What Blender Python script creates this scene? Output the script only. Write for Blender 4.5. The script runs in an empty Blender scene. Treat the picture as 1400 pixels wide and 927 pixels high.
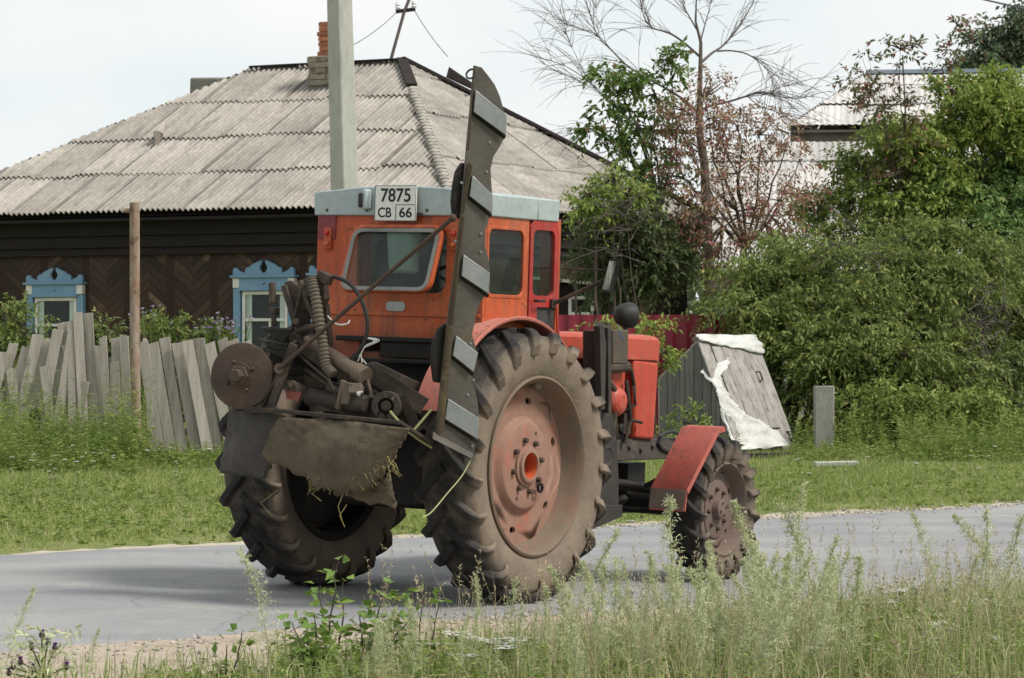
import bpy, bmesh, math, random
import numpy as np
from mathutils import Vector, Matrix, Euler
rad = math.radians
random.seed(11)
rng = np.random.default_rng(11)
scene = bpy.context.scene
COL = scene.collection
CAM_H = 1.48
FPX = 4000.0                       # focal length in pixels of the 1400 px wide photograph

# ------------------------------------------------------------------ measuring
def W(px, py, Y):
    """world point seen at photo pixel (px,py) at distance Y"""
    return Vector(((px-700)/FPX*Y, Y, CAM_H-(py-463.5)/FPX*Y))
def G(px, py):
    Y = CAM_H*FPX/(py-463.5)
    return Vector(((px-700)/FPX*Y, Y, 0))
T_LOC = Vector((-.5832, 16.9723, 0.0))
T_EUL = Euler((.0256, .0128, 1.0081), 'XYZ')
T_MAT = Matrix.Translation(T_LOC) @ T_EUL.to_matrix().to_4x4()
T_INV = T_MAT.inverted()
T_N = T_MAT.to_3x3() @ Vector((0, 0, 1))
def TL(px, py, n, d):
    """tractor-local point seen at pixel (px,py) on the local plane n.p = d"""
    o = T_INV @ Vector((0, 0, CAM_H))
    r = T_INV.to_3x3() @ Vector(((px-700)/FPX, 1, -(py-463.5)/FPX))
    n = Vector(n)
    return o + r*((d-n.dot(o))/n.dot(r))
def TX(px, py, x): return TL(px, py, (1, 0, 0), x)
def TY(px, py, y): return TL(px, py, (0, 1, 0), y)

def H(x, y):
    """road camber under the tractor"""
    z = -(T_N.x*(x-T_LOC.x)+T_N.y*(y-T_LOC.y))/T_N.z
    w = np.exp(-(((x-.1)**2+(y-17.6)**2)/(2*2.6**2))**2)
    return z*w

# ------------------------------------------------------------------ objects
def tag(o, label=None, cat=None, group=None, kind=None):
    if label: o['label'] = label
    if cat: o['category'] = cat
    if group: o['group'] = group
    if kind: o['kind'] = kind
    return o
def empty(name, loc=(0, 0, 0), eul=None, label=None, cat=None, group=None):
    o = bpy.data.objects.new(name, None)
    o.empty_display_size = .2
    COL.objects.link(o)
    o.location = loc
    if eul is not None: o.rotation_euler = eul
    return tag(o, label, cat, group)
def copy_tree(o, parent=None):
    c = o.copy(); COL.objects.link(c)
    if parent is not None: c.parent = parent
    for ch in [k for k in o.children]:
        copy_tree(ch, c)
    return c
def fastmesh(name, verts, tris, mats, parent=None, mi=None, smooth=False):
    verts = np.asarray(verts, np.float32).reshape(-1, 3)
    tris = np.asarray(tris, np.int32)
    k = tris.shape[1]
    me = bpy.data.meshes.new(name)
    me.vertices.add(len(verts)); me.vertices.foreach_set('co', verts.ravel())
    me.loops.add(tris.size); me.loops.foreach_set('vertex_index', tris.ravel())
    me.polygons.add(len(tris))
    me.polygons.foreach_set('loop_start', np.arange(0, tris.size, k, dtype=np.int32))
    if not isinstance(mats, (list, tuple)): mats = [mats]
    for m in mats: me.materials.append(m)
    if mi is not None: me.polygons.foreach_set('material_index', np.asarray(mi, np.int32))
    me.update(calc_edges=True)
    me.validate()
    if smooth: me.polygons.foreach_set('use_smooth', np.ones(len(tris), bool))
    o = bpy.data.objects.new(name, me); COL.objects.link(o)
    if parent is not None: o.parent = parent
    return o

class MB:
    """collects shapes for ONE mesh object"""
    def __init__(s): s.v = []; s.f = []; s.m = []; s.cur = 0
    def add(s, vs, fs):
        b = len(s.v)
        s.v += [tuple(p) for p in vs]
        s.f += [tuple(b+i for i in f) for f in fs]
        s.m += [s.cur]*len(fs)
        return s
    def box(s, c, size, rot=None):
        hx, hy, hz = size[0]/2, size[1]/2, size[2]/2
        P = [Vector((x, y, z)) for x in (-hx, hx) for y in (-hy, hy) for z in (-hz, hz)]
        if rot is not None:
            M = rot if isinstance(rot, Matrix) else Euler(rot, 'XYZ').to_matrix()
            P = [M @ p for p in P]
        c = Vector(c)
        return s.add([p+c for p in P], [(0, 1, 3, 2), (4, 6, 7, 5), (0, 4, 5, 1), (2, 3, 7, 6), (0, 2, 6, 4), (1, 5, 7, 3)])
    def bar(s, a, b, w, h, up=(0, 0, 1)):
        a, b = Vector(a), Vector(b)
        d = b-a; L = d.length; d.normalize()
        u = Vector(up)
        if abs(d.dot(u)) > .98: u = Vector((1, 0, 0))
        sd = d.cross(u).normalized(); u = sd.cross(d).normalized()
        M = Matrix((d, sd, u)).transposed()
        return s.box((a+b)/2, (L, w, h), M)
    def prism(s, poly, vec):
        n = len(poly); vec = Vector(vec)
        P = [Vector(p) for p in poly]
        nrm = Vector((0, 0, 0))
        for i in range(n):
            nrm += P[i].cross(P[(i+1) % n])
        if nrm.dot(vec) > 0: P = P[::-1]
        vs = P+[p+vec for p in P]
        fs = [tuple(range(n)), tuple(range(2*n-1, n-1, -1))]
        fs += [(i, n+i, n+(i+1) % n, (i+1) % n) for i in range(n)]
        return s.add(vs, fs)
    def ring(s, outer, inner, vec):
        n = len(outer); vec = Vector(vec)
        O = [Vector(p) for p in outer]; I = [Vector(p) for p in inner]
        vs = O+I+[p+vec for p in O]+[p+vec for p in I]
        fs = []
        for i in range(n):
            j = (i+1) % n
            fs += [(i, j, n+j, n+i), (2*n+i, 3*n+i, 3*n+j, 2*n+j), (i, 2*n+i, 2*n+j, j), (n+i, n+j, 3*n+j, 3*n+i)]
        return s.add(vs, fs)
    def tube(s, path, r, n=8, caps=True):
        P = [Vector(p) for p in path]
        rs = r if isinstance(r, (list, tuple)) else [r]*len(P)
        vs = []; fs = []
        up = Vector((.13, .31, .94))
        for i, p in enumerate(P):
            d = (P[min(i+1, len(P)-1)]-P[max(i-1, 0)])
            if d.length < 1e-9: d = Vector((0, 0, 1))
            d.normalize()
            a = d.cross(up)
            if a.length < .05: a = d.cross(Vector((1, 0, 0)))
            a.normalize(); b = d.cross(a)
            for k in range(n):
                t = 2*math.pi*k/n
                vs.append(p+(a*math.cos(t)+b*math.sin(t))*rs[i])
        for i in range(len(P)-1):
            for k in range(n):
                q = (k+1) % n
                fs.append((i*n+k, (i+1)*n+k, (i+1)*n+q, i*n+q))
        if caps:
            fs.append(tuple(range(n))); fs.append(tuple((len(P)-1)*n+k for k in range(n-1, -1, -1)))
        return s.add(vs, fs)
    def lathe(s, prof, c, axis, n=32, closed=False):
        """prof: list of (radius, height along axis)"""
        ax = Vector(axis).normalized(); c = Vector(c)
        t = Vector((0, 0, 1)) if abs(ax.z) < .9 else Vector((1, 0, 0))
        a = ax.cross(t).normalized(); b = ax.cross(a)
        vs = []; fs = []; m = len(prof)
        for k in range(n):
            th = 2*math.pi*k/n
            e = a*math.cos(th)+b*math.sin(th)
            for r, h in prof: vs.append(c+e*r+ax*h)
        for k in range(n):
            q = (k+1) % n
            for i in range(m if closed else m-1):
                j = (i+1) % m
                fs.append((k*m+i, q*m+i, q*m+j, k*m+j))
        return s.add(vs, fs)
    def cyl(s, a, b, r, n=20):
        return s.tube([a, b], r, n)
    def ball(s, c, r, sc=(1, 1, 1), n=12):
        vs = []; fs = []; m = n//2+1
        for i in range(m):
            ph = math.pi*i/(m-1)
            for k in range(n):
                th = 2*math.pi*k/n
                vs.append((c[0]+r*sc[0]*math.sin(ph)*math.cos(th), c[1]+r*sc[1]*math.sin(ph)*math.sin(th), c[2]+r*sc[2]*math.cos(ph)))
        for i in range(m-1):
            for k in range(n):
                q = (k+1) % n
                fs.append((i*n+k, (i+1)*n+k, (i+1)*n+q, i*n+q))
        return s.add(vs, fs)
    def build(s, name, mats, parent=None, bevel=0, smooth=35, off=None, segs=2):
        me = bpy.data.meshes.new(name)
        vs = s.v
        if off is not None: vs = [(a-off[0], b-off[1], c-off[2]) for a, b, c in vs]
        me.from_pydata(vs, [], s.f)
        if not isinstance(mats, (list, tuple)): mats = [mats]
        for m in mats: me.materials.append(m)
        me.polygons.foreach_set('material_index', s.m)
        bm = bmesh.new(); bm.from_mesh(me)
        bmesh.ops.remove_doubles(bm, verts=bm.verts, dist=1e-6)
        bmesh.ops.recalc_face_normals(bm, faces=bm.faces)
        if smooth:
            for f in bm.faces: f.smooth = True
            for e in bm.edges:
                if len(e.link_faces) == 2 and e.calc_face_angle(0) > rad(smooth): e.smooth = False
        bm.to_mesh(me); bm.free()
        o = bpy.data.objects.new(name, me); COL.objects.link(o)
        if parent is not None: o.parent = parent
        if bevel:
            b = o.modifiers.new('edge', 'BEVEL'); b.width = bevel; b.segments = segs
            b.limit_method = 'ANGLE'; b.angle_limit = rad(40)
        return o

def polar(poly, c, angs):
    """points of a convex 2-D polygon hit from c at the given angles"""
    out = []
    n = len(poly)
    for a in angs:
        d = (math.cos(a), math.sin(a)); best = None
        for i in range(n):
            x1, y1 = poly[i][0]-c[0], poly[i][1]-c[1]; x2, y2 = poly[(i+1) % n][0]-c[0], poly[(i+1) % n][1]-c[1]
            ex, ey = x2-x1, y2-y1
            den = d[0]*ey-d[1]*ex
            if abs(den) < 1e-12: continue
            t = (x1*ey-y1*ex)/den; u = (x1*d[1]-y1*d[0])/den
            if t > 0 and -1e-6 <= u <= 1+1e-6 and (best is None or t < best): best = t
        out.append((c[0]+d[0]*best, c[1]+d[1]*best))
    return out
def rrect(x0, x1, y0, y1, r, k=6):
    pts = []
    for cx, cy, a0 in ((x1-r, y1-r, 0), (x0+r, y1-r, 90), (x0+r, y0+r, 180), (x1-r, y0+r, 270)):
        for i in range(k+1):
            a = rad(a0+90*i/k); pts.append((cx+r*math.cos(a), cy+r*math.sin(a)))
    return pts
def hole_panel(mb, outer, inner, f, vec):
    """flat panel with an opening; outer/inner convex 2-D polygons, f maps 2-D to 3-D"""
    c = (sum(p[0] for p in inner)/len(inner), sum(p[1] for p in inner)/len(inner))
    A = sorted({round(math.atan2(p[1]-c[1], p[0]-c[0]), 6) for p in list(outer)+list(inner)})
    mb.ring([f(*p) for p in polar(outer, c, A)], [f(*p) for p in polar(inner, c, A)], vec)

# ------------------------------------------------------------------ materials
def _n(t, kind, **kw):
    n = t.nodes.new(kind)
    for k, v in kw.items():
        if k in n.inputs.keys(): n.inputs[k].default_value = v
        else: setattr(n, k, v)
    return n
def _c(c): return (c[0], c[1], c[2], 1)
def _noise(t, scale, stretch=(1, 1, 1), detail=5, rough=.6, rot=(0, 0, 0)):
    tc = _n(t, 'ShaderNodeTexCoord'); mp = _n(t, 'ShaderNodeMapping')
    mp.inputs['Scale'].default_value = stretch
    mp.inputs['Rotation'].default_value = rot
    t.links.new(tc.outputs['Object'], mp.inputs['Vector'])
    nz = _n(t, 'ShaderNodeTexNoise'); nz.inputs['Scale'].default_value = scale
    nz.inputs['Detail'].default_value = detail; nz.inputs['Roughness'].default_value = rough
    t.links.new(mp.outputs[0], nz.inputs['Vector'])
    return nz.outputs['Fac']
def _range(t, s, lo, hi, a=0., b=1.):
    m = _n(t, 'ShaderNodeMapRange'); m.inputs[1].default_value = lo; m.inputs[2].default_value = hi
    m.inputs[3].default_value = a; m.inputs[4].default_value = b
    t.links.new(s, m.inputs[0]); return m.outputs[0]
def _mix(t, fac, a, b, mode='MIX'):
    m = _n(t, 'ShaderNodeMix', data_type='RGBA', blend_type=mode)
    if isinstance(fac, float): m.inputs[0].default_value = fac
    else: t.links.new(fac, m.inputs[0])
    for s, v in ((6, a), (7, b)):
        if isinstance(v, tuple): m.inputs[s].default_value = _c(v)
        else: t.links.new(v, m.inputs[s])
    return m.outputs[2]
def new_mat(name):
    m = bpy.data.materials.new(name); m.use_nodes = True
    t = m.node_tree; t.nodes.clear()
    out = _n(t, 'ShaderNodeOutputMaterial')
    p = _n(t, 'ShaderNodeBsdfPrincipled'); t.links.new(p.outputs[0], out.inputs[0])
    return m, t, p, out
def _bump(t, p, s, strength, dist=.02):
    b = _n(t, 'ShaderNodeBump'); b.inputs['Strength'].default_value = strength; b.inputs['Distance'].default_value = dist
    t.links.new(s, b.inputs['Height']); t.links.new(b.outputs[0], p.inputs['Normal'])
def mat(name, c1, c2=None, scale=5, rough=.75, metal=0, bump=0, bscale=40, bdist=.01, stretch=(1, 1, 1), c3=None, thr=(.55, .68), c3scale=3,
        c3stretch=(1, 1, 1), spec=.3, rand=0, rot=(0, 0, 0), fine=.12, coat=0):
    m, t, p, out = new_mat(name)
    col = _mix(t, _range(t, _noise(t, scale, stretch, rot=rot), .32, .68), c1, c2 or c1)
    if c3 is not None: col = _mix(t, _range(t, _noise(t, c3scale, c3stretch, 8, .7, rot), thr[0], thr[1]), col, c3)
    if fine:                                                     # fine mottling
        f = _range(t, _noise(t, scale*9, stretch, 4, .7, rot), .25, .75, 1-fine, 1+fine)
        col = _mix(t, 1., col, f, 'MULTIPLY')
    if rand:
        g = _n(t, 'ShaderNodeNewGeometry')
        col = _mix(t, 1., col, _range(t, g.outputs['Random Per Island'], 0, 1, 1-rand, 1+rand), 'MULTIPLY')
    t.links.new(col, p.inputs['Base Color'])
    p.inputs['Roughness'].default_value = rough; p.inputs['Metallic'].default_value = metal
    p.inputs['Specular IOR Level'].default_value = spec
    if coat: p.inputs['Coat Weight'].default_value = coat
    if bump: _bump(t, p, _noise(t, bscale, stretch, 6, .65, rot), bump, bdist)
    return m
def leaf_mat(name, c1, c2, c3=None, thr=.85, trans=.3, rough=.55, noise=1.2):
    """leaves: every leaf its own tint, plus soft patches of another tint"""
    m, t, p, out = new_mat(name)
    g = _n(t, 'ShaderNodeNewGeometry')
    r = g.outputs['Random Per Island']
    a = _n(t, 'ShaderNodeMath', operation='MULTIPLY'); a.inputs[1].default_value = .6
    b = _n(t, 'ShaderNodeMath', operation='MULTIPLY_ADD'); b.inputs[1].default_value = .55
    t.links.new(r, a.inputs[0])
    t.links.new(_range(t, _noise(t, noise, detail=3), .3, .7), b.inputs[0]); t.links.new(a.outputs[0], b.inputs[2])
    col = _mix(t, b.outputs[0], c1, c2)
    if c3 is not None: col = _mix(t, _range(t, r, thr, thr+.02), col, c3)
    t.links.new(col, p.inputs['Base Color'])
    p.inputs['Roughness'].default_value = rough; p.inputs['Specular IOR Level'].default_value = .25
    tr = _n(t, 'ShaderNodeBsdfTranslucent'); t.links.new(col, tr.inputs[0])
    mx = _n(t, 'ShaderNodeMixShader'); mx.inputs[0].default_value = trans
    t.links.new(p.outputs[0], mx.inputs[1]); t.links.new(tr.outputs[0], mx.inputs[2]); t.links.new(mx.outputs[0], out.inputs[0])
    return m
def glass_mat(name, tint=(.75, .82, .8), refl=.12, dirt=.25, dirtcol=(.35, .34, .3)):
    m, t, p, out = new_mat(name)
    p.inputs['Base Color'].default_value = _c(dirtcol); p.inputs['Roughness'].default_value = .8
    tr = _n(t, 'ShaderNodeBsdfTransparent'); tr.inputs[0].default_value = _c(tint)
    gl = _n(t, 'ShaderNodeBsdfGlossy'); gl.inputs['Roughness'].default_value = .04
    lw = _n(t, 'ShaderNodeLayerWeight'); lw.inputs[0].default_value = .35
    m1 = _n(t, 'ShaderNodeMixShader'); t.links.new(_range(t, lw.outputs['Fresnel'], 0, 1, refl, .4), m1.inputs[0])
    t.links.new(tr.outputs[0], m1.inputs[1]); t.links.new(gl.outputs[0], m1.inputs[2])
    m2 = _n(t, 'ShaderNodeMixShader')
    t.links.new(_range(t, _noise(t, 7, detail=8, rough=.75), .35, .8, dirt*.3, dirt*1.6), m2.inputs[0])
    t.links.new(m1.outputs[0], m2.inputs[1]); t.links.new(p.outputs[0], m2.inputs[2])
    g = _n(t, 'ShaderNodeNewGeometry'); tb = _n(t, 'ShaderNodeBsdfTransparent'); m3 = _n(t, 'ShaderNodeMixShader')   # the inner face of the pane adds nothing
    t.links.new(g.outputs['Backfacing'], m3.inputs[0]); t.links.new(m2.outputs[0], m3.inputs[1]); t.links.new(tb.outputs[0], m3.inputs[2]); t.links.new(m3.outputs[0], out.inputs[0])
    return m

def paint_mat(name, c, c2, faded, rust=(.11, .05, .032), grime=(.07, .05, .038), amount=.5, rough=.5, low=None):
    """old paint: faded patches, dirty runs, chips down to rusty metal, mud towards the bottom"""
    m, t, p, out = new_mat(name)
    col = _mix(t, _range(t, _noise(t, 1.8, detail=6), .3, .7), c, c2)
    col = _mix(t, _range(t, _noise(t, 3.1, detail=8, rough=.72), .52, .78, 0, .8), col, faded)
    runs = _range(t, _noise(t, 5, (3.2, 3.2, .35), 8, .72), .46, .74, 0, .75*amount+.1)
    col = _mix(t, runs, col, grime)
    chips = _range(t, _noise(t, 13, detail=9, rough=.78), .655-.06*amount, .69-.06*amount)
    col = _mix(t, chips, col, rust)
    if low:
        tc = _n(t, 'ShaderNodeTexCoord'); sp = _n(t, 'ShaderNodeSeparateXYZ'); t.links.new(tc.outputs['Object'], sp.inputs[0])
        ad = _n(t, 'ShaderNodeMath', operation='MULTIPLY_ADD'); ad.inputs[1].default_value = .35
        t.links.new(_noise(t, 6, detail=7, rough=.7), ad.inputs[0]); t.links.new(sp.outputs[2], ad.inputs[2])
        col = _mix(t, _range(t, ad.outputs[0], low[0]+.17, low[1]+.17, .85, 0), col, grime)
    f = _range(t, _noise(t, 40, detail=4), .25, .75, .86, 1.12)
    col = _mix(t, 1., col, f, 'MULTIPLY')
    t.links.new(col, p.inputs['Base Color'])
    t.links.new(_range(t, chips, 0, 1, rough, .85), p.inputs['Roughness']); p.inputs['Specular IOR Level'].default_value = .4
    _bump(t, p, _noise(t, 4, detail=8, rough=.55), .22, .05)
    return m

# ------------------------------------------------------------------ foliage
def _unit(a): return a/np.maximum(np.linalg.norm(a, axis=-1, keepdims=True), 1e-9)
def leaf_verts(P, D, L, Wd, roll=None, fold=.25):
    """P,D (N,3); returns verts (4N,3), tris (2N,3): one folded rhombic leaf each"""
    N = len(P); D = _unit(D)
    ref = rng.normal(size=(N, 3))*.5+np.array([0, 0, 1.])
    S = _unit(np.cross(D, ref)); Nn = np.cross(S, D)
    L = np.broadcast_to(np.asarray(L), (N,))[:, None]; Wd = np.broadcast_to(np.asarray(Wd), (N,))[:, None]
    mid = P+D*L*.45
    V = np.stack([P, mid+S*Wd*.5+Nn*Wd*fold, P+D*L-Nn*L*.08, mid-S*Wd*.5+Nn*Wd*fold], 1).reshape(-1, 3)
    b = np.arange(N)[:, None]*4
    T = np.concatenate([b+np.array([[0, 1, 2]]), b+np.array([[0, 2, 3]])], 1).reshape(-1, 3)
    return V, T
def spray_leaves(C, A, length, n, L, Wd, droop=.4, spread=.8):
    """sprays of paired leaves along short drooping twigs; C,A (S,3)"""
    S = len(C); A = _unit(A)
    length = np.broadcast_to(np.asarray(length), (S,))
    t = (np.arange(n)+.6)/n
    side = _unit(np.cross(A, rng.normal(size=(S, 3))))
    pos = C[:, None]+A[:, None]*(t[None, :, None]*length[:, None, None])
    pos[..., 2] -= (t[None]**2)*length[:, None]*droop*.7
    sg = np.where(np.arange(n) % 2 == 0, 1., -1.)[None, :, None]
    D = A[:, None]*.6+side[:, None]*sg*spread+rng.normal(size=(S, n, 3))*.35
    D[..., 2] -= droop
    sz = rng.uniform(.7, 1.25, (S, n))
    return leaf_verts(pos.reshape(-1, 3), D.reshape(-1, 3), (L*sz).ravel(), (Wd*sz).ravel())
def join_vt(parts):
    V = []; T = []; o = 0
    for v, t in parts:
        V.append(v); T.append(t+o); o += len(v)
    return np.concatenate(V), np.concatenate(T)
def lobe_points(lobes, S, inner=.35):
    """points in the outer shell of a set of ellipsoids; weights by surface; also outward direction"""
    w = np.array([max(a[1][0]*a[1][2], .01) for a in lobes]); w = w/w.sum()
    idx = rng.choice(len(lobes), S, p=w)
    c = np.array([tuple(l[0]) for l in lobes])[idx]; r = np.array([l[1] for l in lobes])[idx]
    d = _unit(rng.normal(size=(S, 3)))
    f = 1-(1-inner)*rng.random(S)**1.7
    f = f*(1+.26*np.sin(d[:, 0]*6+idx*1.7)*np.cos(d[:, 2]*5+idx*2.3)+rng.normal(size=S)*.09)
    return c+d*r*f[:, None], d*r
def branch_path(a, b, k=6, wob=.08, sag=0.):
    a, b = Vector(a), Vector(b); L = (b-a).length
    out = []
    o1, o2 = random.uniform(-1, 1), random.uniform(-1, 1)
    for i in range(k+1):
        t = i/k
        p = a.lerp(b, t)
        s = math.sin(math.pi*t)
        p += Vector((o1*s*wob*L+random.uniform(-.02, .02)*L, o2*s*wob*L, -sag*L*math.sin(math.pi*t)))
        out.append(p)
    return out
def leafy(name, label, cat, base, lobes, bark, leafm, S=900, n=9, slen=.4, L=.1, Wd=.05, droop=.4, stems=5, r0=.05, group=None, up=.25,
          inner=.35, twigs=140, trunk=None, sub=7):
    """a tree or shrub: trunk and limbs as one mesh, crown of leaves as another"""
    base = Vector(base)
    root = empty(name, base, label=label, cat=cat, group=group)
    fine = []                                                      # each lobe breaks up into bunches with gaps between
    for c, r in lobes:
        fine.append((c, tuple(q*.5 for q in r)))
        for _ in range(sub):
            d = Vector((random.gauss(0, 1), random.gauss(0, 1)-.35, random.gauss(0, 1)+.15)).normalized(); f = random.uniform(.2, .46)
            fine.append((Vector(c)+Vector((d.x*r[0], d.y*r[1], d.z*r[2]))*random.uniform(.65, 1.08), (r[0]*f*1.1, r[1]*f*1.1, min(r[0], r[2])*f*.62)))
    C, D = lobe_points(fine, S, inner)
    keep = C[:, 2] > .05
    C, D = C[keep], D[keep]
    A = _unit(D)+rng.normal(size=D.shape)*.45; A[:, 2] += up
    V, T = spray_leaves(C, A, slen*rng.uniform(.6, 1.3, len(C)), n, L, Wd, droop)
    V = V-np.array(tuple(base))
    fastmesh('crown', V, T, leafm, root)
    m = MB(); O = Vector((0, 0, -.05))
    fork = O
    if trunk:
        tp = [Vector(p)-base for p in trunk]
        m.tube(tp, [r0*(1-.6*i/(len(tp)-1)) for i in range(len(tp))], 9)
        fork = tp[len(tp)//2]
    tips = []
    for i in range(stems):
        l = lobes[i % len(lobes)]
        e = Vector(l[0])+Vector((random.uniform(-.4, .4)*l[1][0], random.uniform(-.4, .4)*l[1][1], random.uniform(0, .5)*l[1][2]))-base
        st = fork if trunk else O+Vector((random.uniform(-.15, .15), random.uniform(-.15, .15), 0))
        p = branch_path(st, e, 7, .07)
        rr = r0*(.55 if trunk else 1)*random.uniform(.7, 1)
        m.tube(p, [rr*(1-.75*k/7) for k in range(8)], 6)
        tips += p[3:]
    idx = np.random.RandomState(3).permutation(len(C))[:twigs]
    for k in idx:
        c = Vector(C[k])-base
        s = min(tips, key=lambda q: (q-c).length)
        if (s-c).length > 3.: continue
        m.tube(branch_path(s, c, 4, .06), [.016, .013, .011, .008, .005], 4, False)
    m.build('trunk', bark, root, smooth=60)
    return root
def grass_field(name, pts, h, w, lean, m, parent=None, seg2=False):
    """pts (N,3); blades of height h (N) and width w"""
    N = len(pts); a = rng.uniform(0, 2*math.pi, N)
    S = np.stack([np.cos(a), np.sin(a), np.zeros(N)], 1)*(w/2)[:, None] if not np.isscalar(w) else np.stack([np.cos(a), np.sin(a), np.zeros(N)], 1)*w/2
    b = rng.uniform(0, 2*math.pi, N); ln = np.abs(rng.normal(size=N))*lean*h
    B = np.stack([np.cos(b)*ln, np.sin(b)*ln, np.zeros(N)], 1)
    Z = np.zeros((N, 3)); Z[:, 2] = h
    tip = pts+Z+B; tip[:, 2] -= ln*.35
    if not seg2:
        V = np.stack([pts-S, pts+S, tip], 1).reshape(-1, 3)
        T = np.arange(3*N).reshape(-1, 3)
    else:
        mid = pts+Z*.6+B*.3
        V = np.stack([pts-S, pts+S, mid+S*.75, mid-S*.75, tip], 1).reshape(-1, 3)
        o = np.arange(N)[:, None]*5
        T = np.concatenate([o+np.array([[0, 1, 2]]), o+np.array([[0, 2, 3]]), o+np.array([[3, 2, 4]])], 1).reshape(-1, 3)
    return fastmesh(name, V, T, m, parent)
# ================================================================== MATERIALS OF THE PLACE
M = {}
M['dirt'] = mat('dirt', (.42, .35, .29), (.35, .29, .23), 3, .95, bump=.6, bscale=40, bdist=.03, c3=(.17, .17, .07), thr=(.55, .7), c3scale=2.2, fine=.25)
M['sand'] = mat('sand', (.45, .4, .32), (.36, .31, .24), 5, .95, bump=.5, bscale=60, bdist=.02, fine=.2)
M['ground'] = mat('ground', (.12, .15, .035), (.17, .18, .055), .8, .95, bump=.5, bscale=20, bdist=.04, c3=(.27, .22, .13), thr=(.58, .75), c3scale=1.6, fine=.35)
M['grey_wood'] = mat('grey_wood', (.36, .33, .29), (.25, .225, .195), 3, .9, bump=.5, bscale=25, bdist=.008, stretch=(6, 6, .5), c3=(.1, .085, .07), thr=(.58, .75), c3scale=4, c3stretch=(8, 8, .4), rand=.22)
M['slate'] = mat('slate', (.4, .37, .33), (.31, .287, .255), 1.1, .92, bump=.4, bscale=30, bdist=.006, c3=(.2, .18, .16), thr=(.48, .72), c3scale=1.3, c3stretch=(4.5, .8, .8), rand=.13, fine=.25)
_t = M['slate'].node_tree                                          # shade of the furrows and laps put into the colour, broken up by noise
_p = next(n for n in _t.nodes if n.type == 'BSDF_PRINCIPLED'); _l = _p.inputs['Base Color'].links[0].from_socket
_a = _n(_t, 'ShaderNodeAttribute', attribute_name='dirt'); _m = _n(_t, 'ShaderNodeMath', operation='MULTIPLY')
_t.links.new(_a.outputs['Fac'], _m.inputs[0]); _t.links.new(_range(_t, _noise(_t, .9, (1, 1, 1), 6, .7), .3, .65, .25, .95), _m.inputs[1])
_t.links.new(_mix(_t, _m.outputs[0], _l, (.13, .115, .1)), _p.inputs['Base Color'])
M['pale_slate'] = mat('pale_slate', (.5, .485, .47), (.44, .425, .41), 1, .9, c3=(.24, .22, .2), thr=(.52, .75), c3scale=1.4, c3stretch=(4, .8, .8), rand=.14)
M['dark_wood'] = mat('dark_wood', (.013, .0095, .0098), (.023, .0165, .0155), 2.5, .85, bump=.4, bscale=30, stretch=(1, 1, 5), rand=.2)
M['blue_paint'] = mat('blue_paint', (.145, .265, .4), (.19, .31, .43), 4, .75, bump=.4, bscale=30, c3=(.3, .3, .28), thr=(.58, .7), c3scale=9, c3stretch=(1.5, 1.5, .6))
M['white_paint'] = mat('white_paint', (.68, .67, .63), (.6, .58, .54), 4, .6, c3=(.35, .32, .28), thr=(.66, .78), c3scale=8)
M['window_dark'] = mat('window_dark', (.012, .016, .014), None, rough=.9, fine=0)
M['curtain'] = mat('curtain', (.78, .78, .74), (.55, .55, .52), 6, .9, stretch=(8, 8, .2))
M['house_glass'] = glass_mat('house_glass', (.8, .87, .84), .012, .015, (.2, .22, .2))
M['concrete'] = mat('concrete', (.42, .42, .38), (.33, .335, .3), 2.5, .9, bump=.4, bscale=60, bdist=.006, stretch=(1, 1, .5), c3=(.22, .22, .19), thr=(.56, .75), c3scale=3, c3stretch=(2, 2, .4))
M['old_concrete'] = mat('old_concrete', (.24, .235, .2), (.16, .155, .13), 4, .95, bump=.7, bscale=14, bdist=.03, c3=(.09, .1, .06), thr=(.55, .7), c3scale=5)
M['brick_clay'] = mat('brick_clay', (.4, .16, .085), (.3, .11, .065), 6, .9, bump=.5, bscale=40, c3=(.28, .22, .18), thr=(.6, .75), c3scale=6, rand=.25)
M['rust'] = mat('rust', (.2, .11, .065), (.33, .28, .235), 5, .85, bump=.4, bscale=50, bdist=.006, stretch=(2, 2, .7), c3=(.1, .05, .03), thr=(.52, .68), c3scale=6)
M['red_sheet'] = mat('red_sheet', (.2, .014, .03), (.16, .011, .024), 2, .45, spec=.4, c3=(.16, .06, .05), thr=(.7, .85), c3scale=3)
M['plastic_sheet'] = mat('plastic_sheet', (.6, .6, .585), (.46, .46, .44), 5, .5, bump=.7, bscale=6, bdist=.05, c3=(.3, .28, .23), thr=(.54, .72), c3scale=4)
M['black_iron'] = mat('black_iron', (.02, .02, .02), (.035, .03, .028), 6, .6)
M['bark'] = mat('bark', (.095, .075, .06), (.06, .048, .04), 8, .95, bump=.5, bscale=30, stretch=(2, 2, .6))
M['grey_bark'] = mat('grey_bark', (.085, .07, .065), (.13, .11, .1), 8, .95, bump=.5, bscale=30, stretch=(2, 2, .6))
M['wire'] = mat('wire', (.05, .05, .05), None, rough=.6, fine=0)
M['porcelain'] = mat('porcelain', (.7, .72, .72), None, rough=.25, spec=.5, fine=0)

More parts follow.
